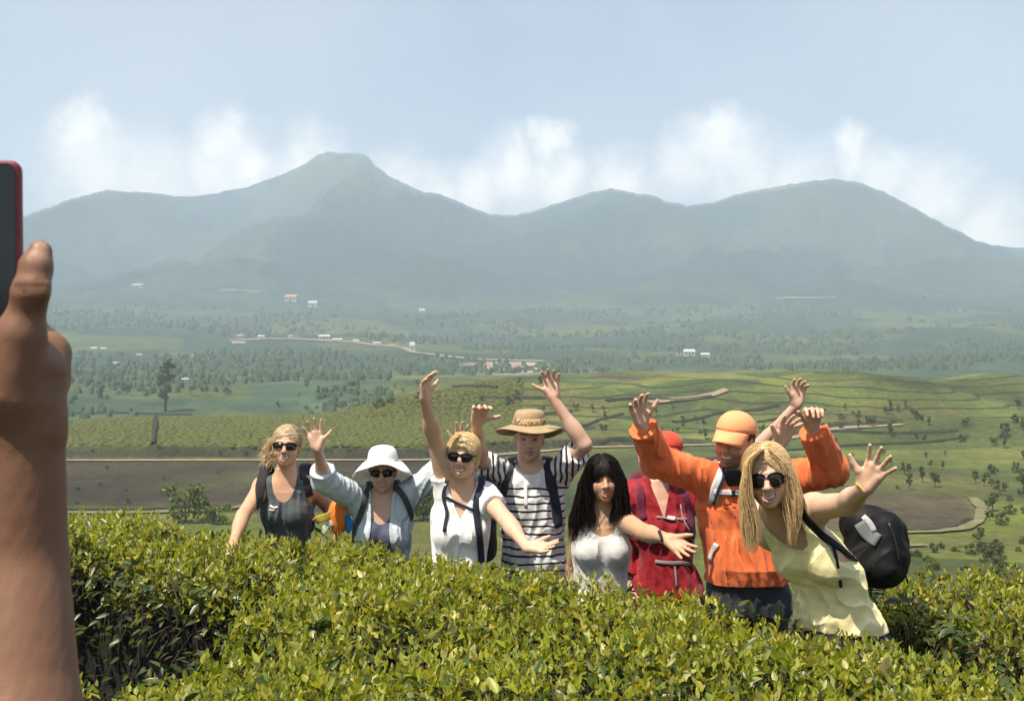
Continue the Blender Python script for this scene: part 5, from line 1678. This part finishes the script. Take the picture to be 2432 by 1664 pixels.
bp = backpack(p, 'maroon backpack with pale straps on the person in red', cloth('maroon_nylon', (.10, .012, .025)), (.15, .09, .24))
M_plum = cloth('plum_webbing', (.13, .015, .045), rough=.7)
strap(p, bp, [(1622, 1168), (1632, 1195), (1636, 1230), (1648, 1270)], .050, M_plum)
strap(p, bp, [(1520, 1166), (1522, 1195), (1528, 1235)], .045, M_plum)
strap(p, bp, [(1560, 1228), (1585, 1230), (1612, 1233), (1630, 1232)], .011, M_mid_web, False, 'chest_strap', .003, .008)
strap(p, bp, [(1584, 1229), (1596, 1231), (1606, 1232)], .022, M_buckle, False, 'buckle', .005, .010)
strap(p, bp, [(1619, 1196), (1620, 1215), (1624, 1240), (1636, 1262)], .007, M_mid_web, False, 'webbing', .003, .012)
strap(p, bp, [(1556, 1332), (1585, 1336), (1615, 1335), (1640, 1338)], .018, M_mid_web, False, 'waist_belt', .003, .006)
strap(p, bp, [(1602, 1340), (1604, 1365), (1606, 1395)], .012, M_mid_web, False, 'webbing', .002, .004)
trousers(p, cloth('stone_trousers', (.42, .42, .40)), p.T.hip[2] + .05)
hair_cap(p, M_blonde, ((0, .118, -.036), (.064, .092, .100)), .008, -.07, h=.007)
M_cap = cloth('red_cotton', (.62, .07, .035))
def ball_cap(p, material, visor_len=.075, tilt=0.0, r=.083):
    H = p.H
    V, F = [], []
    seg, rings = 32, 9
    for i in range(rings):
        ph = (i / (rings - 1)) * math.pi / 2
        for j in range(seg):
            a = 2 * math.pi * j / seg
            rr = math.cos(ph) ** .85
            V.append(H.w(math.cos(a) * r * rr, -.014 + math.sin(a) * (r + .020) * rr, .040 + .088 * math.sin(ph) + .010 * math.sin(a) * math.cos(ph)))
    for i in range(rings - 1):
        for j in range(seg):
            q = (j + 1) % seg; F.append((i * seg + j, i * seg + q, (i + 1) * seg + q, (i + 1) * seg + j))
    o = add('cap', make_mesh('cap', V, F), material, p.root)
    md = o.modifiers.new('thickness', 'SOLIDIFY'); md.thickness = .004
    V, F = [], []
    na, nr_ = 15, 6
    for i in range(nr_):
        t = i / (nr_ - 1)
        for j in range(na):
            a = math.pi * (.13 + .74 * j / (na - 1))
            x = math.cos(a) * (r + .002) * (1 - .10 * t); y = -.014 + math.sin(a) * (r + .020) + visor_len * t * math.sin(a) ** .7
            V.append(H.w(x, y, .046 + .008 * math.sin(a) - .036 * t - 5.5 * x * x * t))
    for i in range(nr_ - 1):
        for j in range(na - 1):
            F.append((i * na + j, i * na + j + 1, (i + 1) * na + j + 1, (i + 1) * na + j))
    v = add('visor', make_mesh('visor', V, F), material, o)
    md = v.modifiers.new('thickness', 'SOLIDIFY'); md.thickness = .004
    bv, bf = [], []
    ring = [H.w(0, -.014, .127), H.w(0, -.014, .133)]
    tube(bv, bf, ring, [.008, .005], 8)
    add('button', make_mesh('button', bv, bf), material, o)
    return o
ball_cap(p, M_cap, .05)

# ---------- man in orange
p = make_person('person in orange long sleeved shirt and pale orange cap, both arms raised', 5.1,
    dict(c=at(1744, 1046, 5.06), h=.236, yaw=-32, pitch=-3, roll=-7), at(1752, 1124, 5.1), at(1776, 1402, 5.12), at(1692, 1140, 5.08), at(1850, 1140, 5.14),
    dict(el=(1562, 1096), s1=-1, wr=(1524, 1008), s2=-1, tip=(1508, 916), s3=-1, side=(1, 0, 0), n=(.1, -1, .3), curls=(.30, .36, .40, .4), spread=1.0, thumb=.8),
    dict(el=(1974, 1116), s1=-1, wr=(1928, 1014), s2=-1, tip=(1934, 934), s3=-1, side=(-1, 0, 0), n=(-.1, -1, .25), curls=(.62, .70, .72, .7), spread=.6, thumb=.5), PINK, False, 1.06, 1.0,
    smile=1.0, belly=.045, beard=((.16, .09, .05), .75), headkw=dict(brow=(.05, .03, .02)))
M_orange = cloth('orange_fleece', (.74, .17, .055), rough=.9, var=(20, .10))
garment(p, 'orange_shirt', M_orange, .013, [round_neck(p.T, .066, .05, .03), top_cut(p.T, .045), hem(at(1700, 1392, 5.0)[2])], sleeves=(1.86, 1.86), extra=.014, wr=(.007, .003), seed=27)
bp = backpack(p, 'blue and white backpack harness on the person in orange', cloth('navy_nylon', (.02, .025, .05)), (.15, .08, .22))
strap(p, bp, [(1716, 1118), (1706, 1140), (1698, 1162), (1692, 1195)], .044, M_pale_web)
strap(p, bp, [(1722, 1120), (1713, 1142), (1705, 1164), (1698, 1196)], .014, M_navy, True, 'strap_edge', .004, .012)
strap(p, bp, [(1694, 1166), (1715, 1168), (1740, 1170), (1762, 1169)], .026, M_pale_web, False, 'chest_strap', .005, .006)
strap(p, bp, [(1742, 1162), (1743, 1170), (1743, 1178)], .018, M_blackbuckle, False, 'buckle', .008, .010)
strap(p, bp, [(1688, 1330), (1694, 1310), (1702, 1290)], .026, M_pale_web, False, 'webbing', .005, .006)
# neck scarf and the dark camera pouch below it
T = p.T
solid('collar', Field([cone(T.neck + [0, 0, -.03], p.H.w(0, -.02, -.075), .080, .070, .01)], [wrinkle(.004, .002, 90), lambda P, d: np.maximum(d, np.abs(P[:, 2] - T.neck[2] - .006) - .022)]),
      T.neck - .14, T.neck + .14, .006, cloth('grey_collar', (.30, .30, .31)), p.root, newton=1)
(P0,), (n0,) = tr(p, [(1742, 1136)])
solid('neck_pouch', Field([rbox(P0 + n0 * .012, (.040, .022, .034), .014, frame(-10, -10, 8))], [wrinkle(.003, .002, 91)]), P0 - .09, P0 + .09, .006, M_black, p.root)
lg = [(1730 + 20 * math.cos(a), 1197 + 11 * math.sin(a)) for a in np.linspace(.6, 5.6, 9)]
M_lg = cloth('logo_ink', (.30, .045, .012))
strap(p, p.root, lg, .006, M_lg, False, 'logo_mark', .001, .0025)
strap(p, p.root, [(1718, 1190), (1724, 1198), (1736, 1194)], .006, M_lg, False, 'logo_mark', .001, .0025)
trousers(p, cloth('charcoal_trousers', (.040, .042, .05)), at(1700, 1365, 5.0)[2], mw=1.05)
hair_cap(p, M_brownhair, ((0, .118, -.034), (.069, .092, .104)), .006, -.050, h=.007)
ball_cap(p, cloth('faded_orange_cotton', (.88, .37, .17), var=(14, .06)), .090)

# ---------- woman with long blonde hair, nearest to us
p = make_person('person with long blonde hair and big sunglasses in pale yellow top, nearest of the group', 4.2,
    dict(c=at(1822, 1130, 4.10), h=.222, yaw=-14, pitch=-4, roll=6), at(1866, 1222, 4.2), at(1996, 1505, 4.25), at(1802, 1240, 4.28), at(1934, 1206, 4.12),
    dict(el=(1800, 1130, 4.52), wr=(1850, 1054, 4.50), tip=(1892, 975), s3=-1, L=.168, side=(-.4, 0, 1), n=(.3, -1, .2), curl=.16, spread=1.2, thumb=.9),
    dict(el=(2012, 1196), s1=-1, wr=(2052, 1160), s2=-1, tip=(2110, 1060), s3=-1, side=(-1, 0, .2), n=(-.45, -.85, .1), curl=.10, spread=1.6, thumb=1.1), FAIR, True, .95, .94, tyaw=-34,
    smile=1.0, h=.0045, mid=np.array([.045, 0, 0]), bust=1.0)
M_yellow = cloth('pale_yellow_cotton', (.82, .74, .40), var=(10, .05), bump=(45, .3, .006))
garment(p, 'yellow_top', M_yellow, .015, [round_neck(p.T, .085, .14, .10), armholes(p.T, [(-.32, .6), (-.22, .17), (-.14, .125), (-.04, .105), (.1, .09)]), top_cut(p.T, .03),
        hem(at(1980, 1497, 4.2)[2])], h=.0055, wr=(.007, .003), seed=33, zlo=p.T.hip[2] - .06)
trousers(p, cloth('navy_trousers', (.022, .022, .045)), at(1980, 1470, 4.2)[2])
sunglasses(p, .032, .028, 2.1, .094, -.001)
hc, _ = hair_cap(p, M_blonde, ((-.004, .120, -.036), (.062, .092, .108)), .014, -.075, amp=.0045, extra=[ellip(p.H.w(0, -.05, -.07), (.085, .055, .09), p.H.ax, .04)], h=.005)
strands('hair_lengths', curtain([(1808, 1066), (1772, 1090), (1757, 1168), (1759, 1256), (1774, 1316)], [(1812, 1066), (1782, 1100), (1786, 1190), (1814, 1252), (1792, 1320)], 900, 6, 4.06, waves=.005)
        + curtain([(1830, 1066), (1878, 1098), (1900, 1150), (1906, 1212), (1888, 1300)], [(1828, 1066), (1858, 1110), (1858, 1190), (1868, 1244), (1872, 1295)], 950, 7, 4.08, waves=.005)
        + wisps(p.H, 1200, .004, .16, 38, 'part', .017, ((-.004, .120, -.036), (.062, .092, .108)), -.09), .0013, M_blonde, hc)
strap(p, p.root, [(2036, 1146), (2046, 1156), (2054, 1168)], .007, cloth('gold_bangle', (.70, .48, .12), rough=.35), False, 'bracelet', .004)
# her rucksack swinging on one shoulder
bc = at(2078, 1302, 4.42)
root = empty('backpack', tuple(bc)); tag(root, 'black rucksack with grey panel slung behind the pale yellow top', 'backpack', 'backpacks worn by the group')
bax = frame(55, 0, -22)
f = Field([rbox(bc, (.100, .11, .140), .06, bax, .02), ellip(bc + np.array([.02, 0, -.03]), (.100, .11, .12), bax, .04), ellip(bc + np.array([-.045, 0, .10]), (.065, .09, .07), bax, .06)], [wrinkle(.004, .0015, 71)])
M_ruck = cloth('black_nylon', (.007, .0075, .009), rough=.6, sheen=0.0)
solid('pack_body', f, bc - .30, bc + .30, .008, M_ruck, root)
class _Q: pass
q = _Q(); q.fields = [f]; q.T = p.T
strap(q, root, [(2044, 1240), (2056, 1262), (2072, 1276), (2086, 1284)], .055, cloth('grey_mesh', (.16, .17, .18), rough=.6), False, 'side_panel', .004)
strap(q, root, [(2052, 1228), (2066, 1240), (2078, 1262)], .022, cloth('silver_print', (.42, .43, .44), rough=.5), False, 'print', .003, .008)
strap(q, root, [(2110, 1240), (2126, 1290), (2134, 1340)], .010, M_blackbuckle, False, 'zip', .005)
F2 = Multi(p.fields); F3 = Multi(p.fields + [f])
P, Nn = [], []
for (x, y) in [(1904, 1206), (1914, 1226), (1930, 1250), (1950, 1272), (1976, 1290), (2000, 1308), (2024, 1326)]:
    a, n = F3.trace(x, y, 3.4, 4.7); P.append(a + n * .006); Nn.append(n)
P.append(at(2044, 1342, 4.34)); Nn.append(Nn[-1])
ribbon3('strap', P, Nn, .032, .006, M_ruck, root)
P, Nn = [], []
for (x, y) in [(1972, 1286), (1982, 1310), (1988, 1345), (1996, 1390)]:
    a, n = F2.trace(x, y, 3.4, 4.7); P.append(a + n * .006); Nn.append(n)
ribbon3('loose_strap', P, Nn, .012, .004, M_ruck, root)
tv, tf = [], []
tube(tv, tf, [at(2148, 1352, 4.40), at(2152, 1368, 4.40), at(2156, 1384, 4.39)], [.004, .003, .004], 6)
add('strap_end', make_mesh('strap_end', tv, tf), M_ruck, root)
# ------------------------------------------------------------------ the photographer's arm and phone, close to us
D0 = .75
A = lambda x, y, d=D0: at(x, y, d)
r_ = lambda px: px / FP * D0
EL, SH = A(30, 2500, .62), np.array([-.50, .20, 1.80])
prims = [cone(A(52, 1000), A(52, 1330), r_(95), r_(104), .003), cone(A(52, 1330), A(48, 1700, .72), r_(104), r_(132), .004), cone(A(48, 1700, .72), EL, r_(132), .048, .006),
         cone(EL, SH, .046, .058, .04),
         # heel and body of the hand
         cone(A(60, 1000), A(95, 880), r_(93), r_(60), .008), cone(A(40, 960), A(30, 860), r_(84), r_(74), .010), cone(A(95, 900, .76), A(112, 838, .765), r_(58), r_(42), .008),
         # index and middle knuckles curling away round the phone
         cone(A(120, 838, .765), A(60, 760, .80), r_(42), r_(36), .012), cone(A(60, 760, .80), A(-70, 740, .815), r_(36), r_(32), .006),
         cone(A(124, 900, .772), A(50, 840, .812), r_(40), r_(36), .010), cone(A(50, 840, .812), A(-80, 815, .82), r_(36), r_(30), .006),
         cone(A(112, 955, .775), A(40, 905, .815), r_(38), r_(34), .010), cone(A(40, 905, .815), A(-80, 885, .825), r_(34), r_(29), .006),
         cone(A(85, 1000, .775), A(20, 965, .815), r_(36), r_(30), .010), cone(A(20, 965, .815), A(-70, 950, .825), r_(30), r_(26), .006),
         # thumb up along the phone's edge, nearest to us
         cone(A(22, 930, .735), A(48, 800, .730), r_(80), r_(58), .012), cone(A(48, 800, .730), A(78, 688, .728), r_(50), r_(37), .005),
         cone(A(78, 688, .728), A(85, 634, .728), r_(37), r_(37), .003), cone(A(85, 634, .728), A(96, 598, .730), r_(36), r_(27), .003),
         ellip(A(74, 690, .720), (r_(40), r_(20), r_(30)), None, .01),
         ellip(A(96, 592, .716), (r_(22), r_(8), r_(32)), frame(0, 0, -10), .003, 'S')]
arm = Field(prims, [lambda P, d: d + .00025 * wob(P, .012, 41) + .00035 * np.sin(P[:, 2] * 1500) * np.exp(-((P[:, 2] - A(74, 690)[2]) / .006) ** 2) * (P[:, 1] < .735)])
pr = empty('person', (-.50, .20, CAMG))
tag(pr, 'bare brown forearm and hand of someone holding up a phone, close at the left edge', 'person')
lo, hi = bounds([SH, EL, A(100, 560, .70), A(-80, 740, .84), A(170, 900)], .075)
bs = np.array([.205, .105, .062])
def acol(V):
    C = np.tile(bs, (len(V), 1)) * (1 + .05 * wob(V, .04, 4)[:, None] + .03 * wob(V, .008, 6)[:, None])
    nl = A(95, 592, .716)
    k = np.exp(-((V[:, 0] - nl[0]) / .006) ** 4 - ((V[:, 2] - nl[2]) / .0085) ** 4) * (V[:, 1] < .727)
    C += (np.array([.50, .30, .22]) - C) * (.7 * k)[:, None]
    return C
M_skin2 = mat('near_skin', attr=True, rough=.5, spec=.35, bump=(520, .22, .0012), var=(60, .04), sss=.1)
solid('body', arm, lo, hi, .0030, M_skin2, pr, colfn=acol)
# sleeve well out of frame
e0, s0 = EL, SH
solid('sleeve', Field([cone(s0 + (e0 - s0) * .35, s0, .066, .075, .02), ellip(s0, (.08, .08, .08), None, .03)], [wrinkle(.004, .002, 44)]), np.minimum(e0, s0) - .1, np.maximum(e0, s0) + .1, .008, cloth('blue_cotton', (.08, .12, .2)), pr, newton=1)
# phone
pax = frame(9, 2, 1)          # right, towards us, up
pc = A(46, 378, .752)          # front right top corner of the case
hw, hd, hh = .037, .0062, .074
ctr = pc - pax[0] * hw - pax[1] * hd - pax[2] * hh
ph = empty('phone', tuple(ctr)); tag(ph, 'dark screened phone in a red case held upright at the left edge', 'phone')
fc = Field([rbox(ctr, (hw, hd, hh), .0045, pax)])
def rounded(P, d):
    q = (P - ctr) @ pax.T
    w = np.maximum(np.abs(q[:, [0, 2]]) - (np.array([hw, hh]) - .007), 0)
    return np.maximum(d, np.linalg.norm(w, axis=1) - .007)
fc.post = [rounded]
solid('case', fc, ctr - .1, ctr + .1, .0022, mat('red_case', (.22, .028, .036), .5, spec=.4, var=(200, .08)), ph)
V = []; n = 6
cn = []
for (sx, sz, a0) in ((1, 1, 0), (-1, 1, 90), (-1, -1, 180), (1, -1, 270)):
    for j in range(n):
        a = R(a0 + 90 * j / (n - 1)); rr = .005
        cn.append((sx * (hw - .0028 - rr) + math.cos(a) * rr, sz * (hh - .0028 - rr) + math.sin(a) * rr))
V = [ctr + pax[0] * x + pax[2] * z + pax[1] * (hd + .0006) for x, z in cn] + [ctr + pax[0] * x + pax[2] * z + pax[1] * (hd - .001) for x, z in cn]
m_ = len(cn)
F = [tuple(range(m_))] + [(i, i + m_, (i + 1) % m_ + m_, (i + 1) % m_) for i in range(m_)]
add('screen', make_mesh('screen', V, F, smooth=False), mat('phone_glass', (.012, .014, .017), .10, spec=.5), ph)
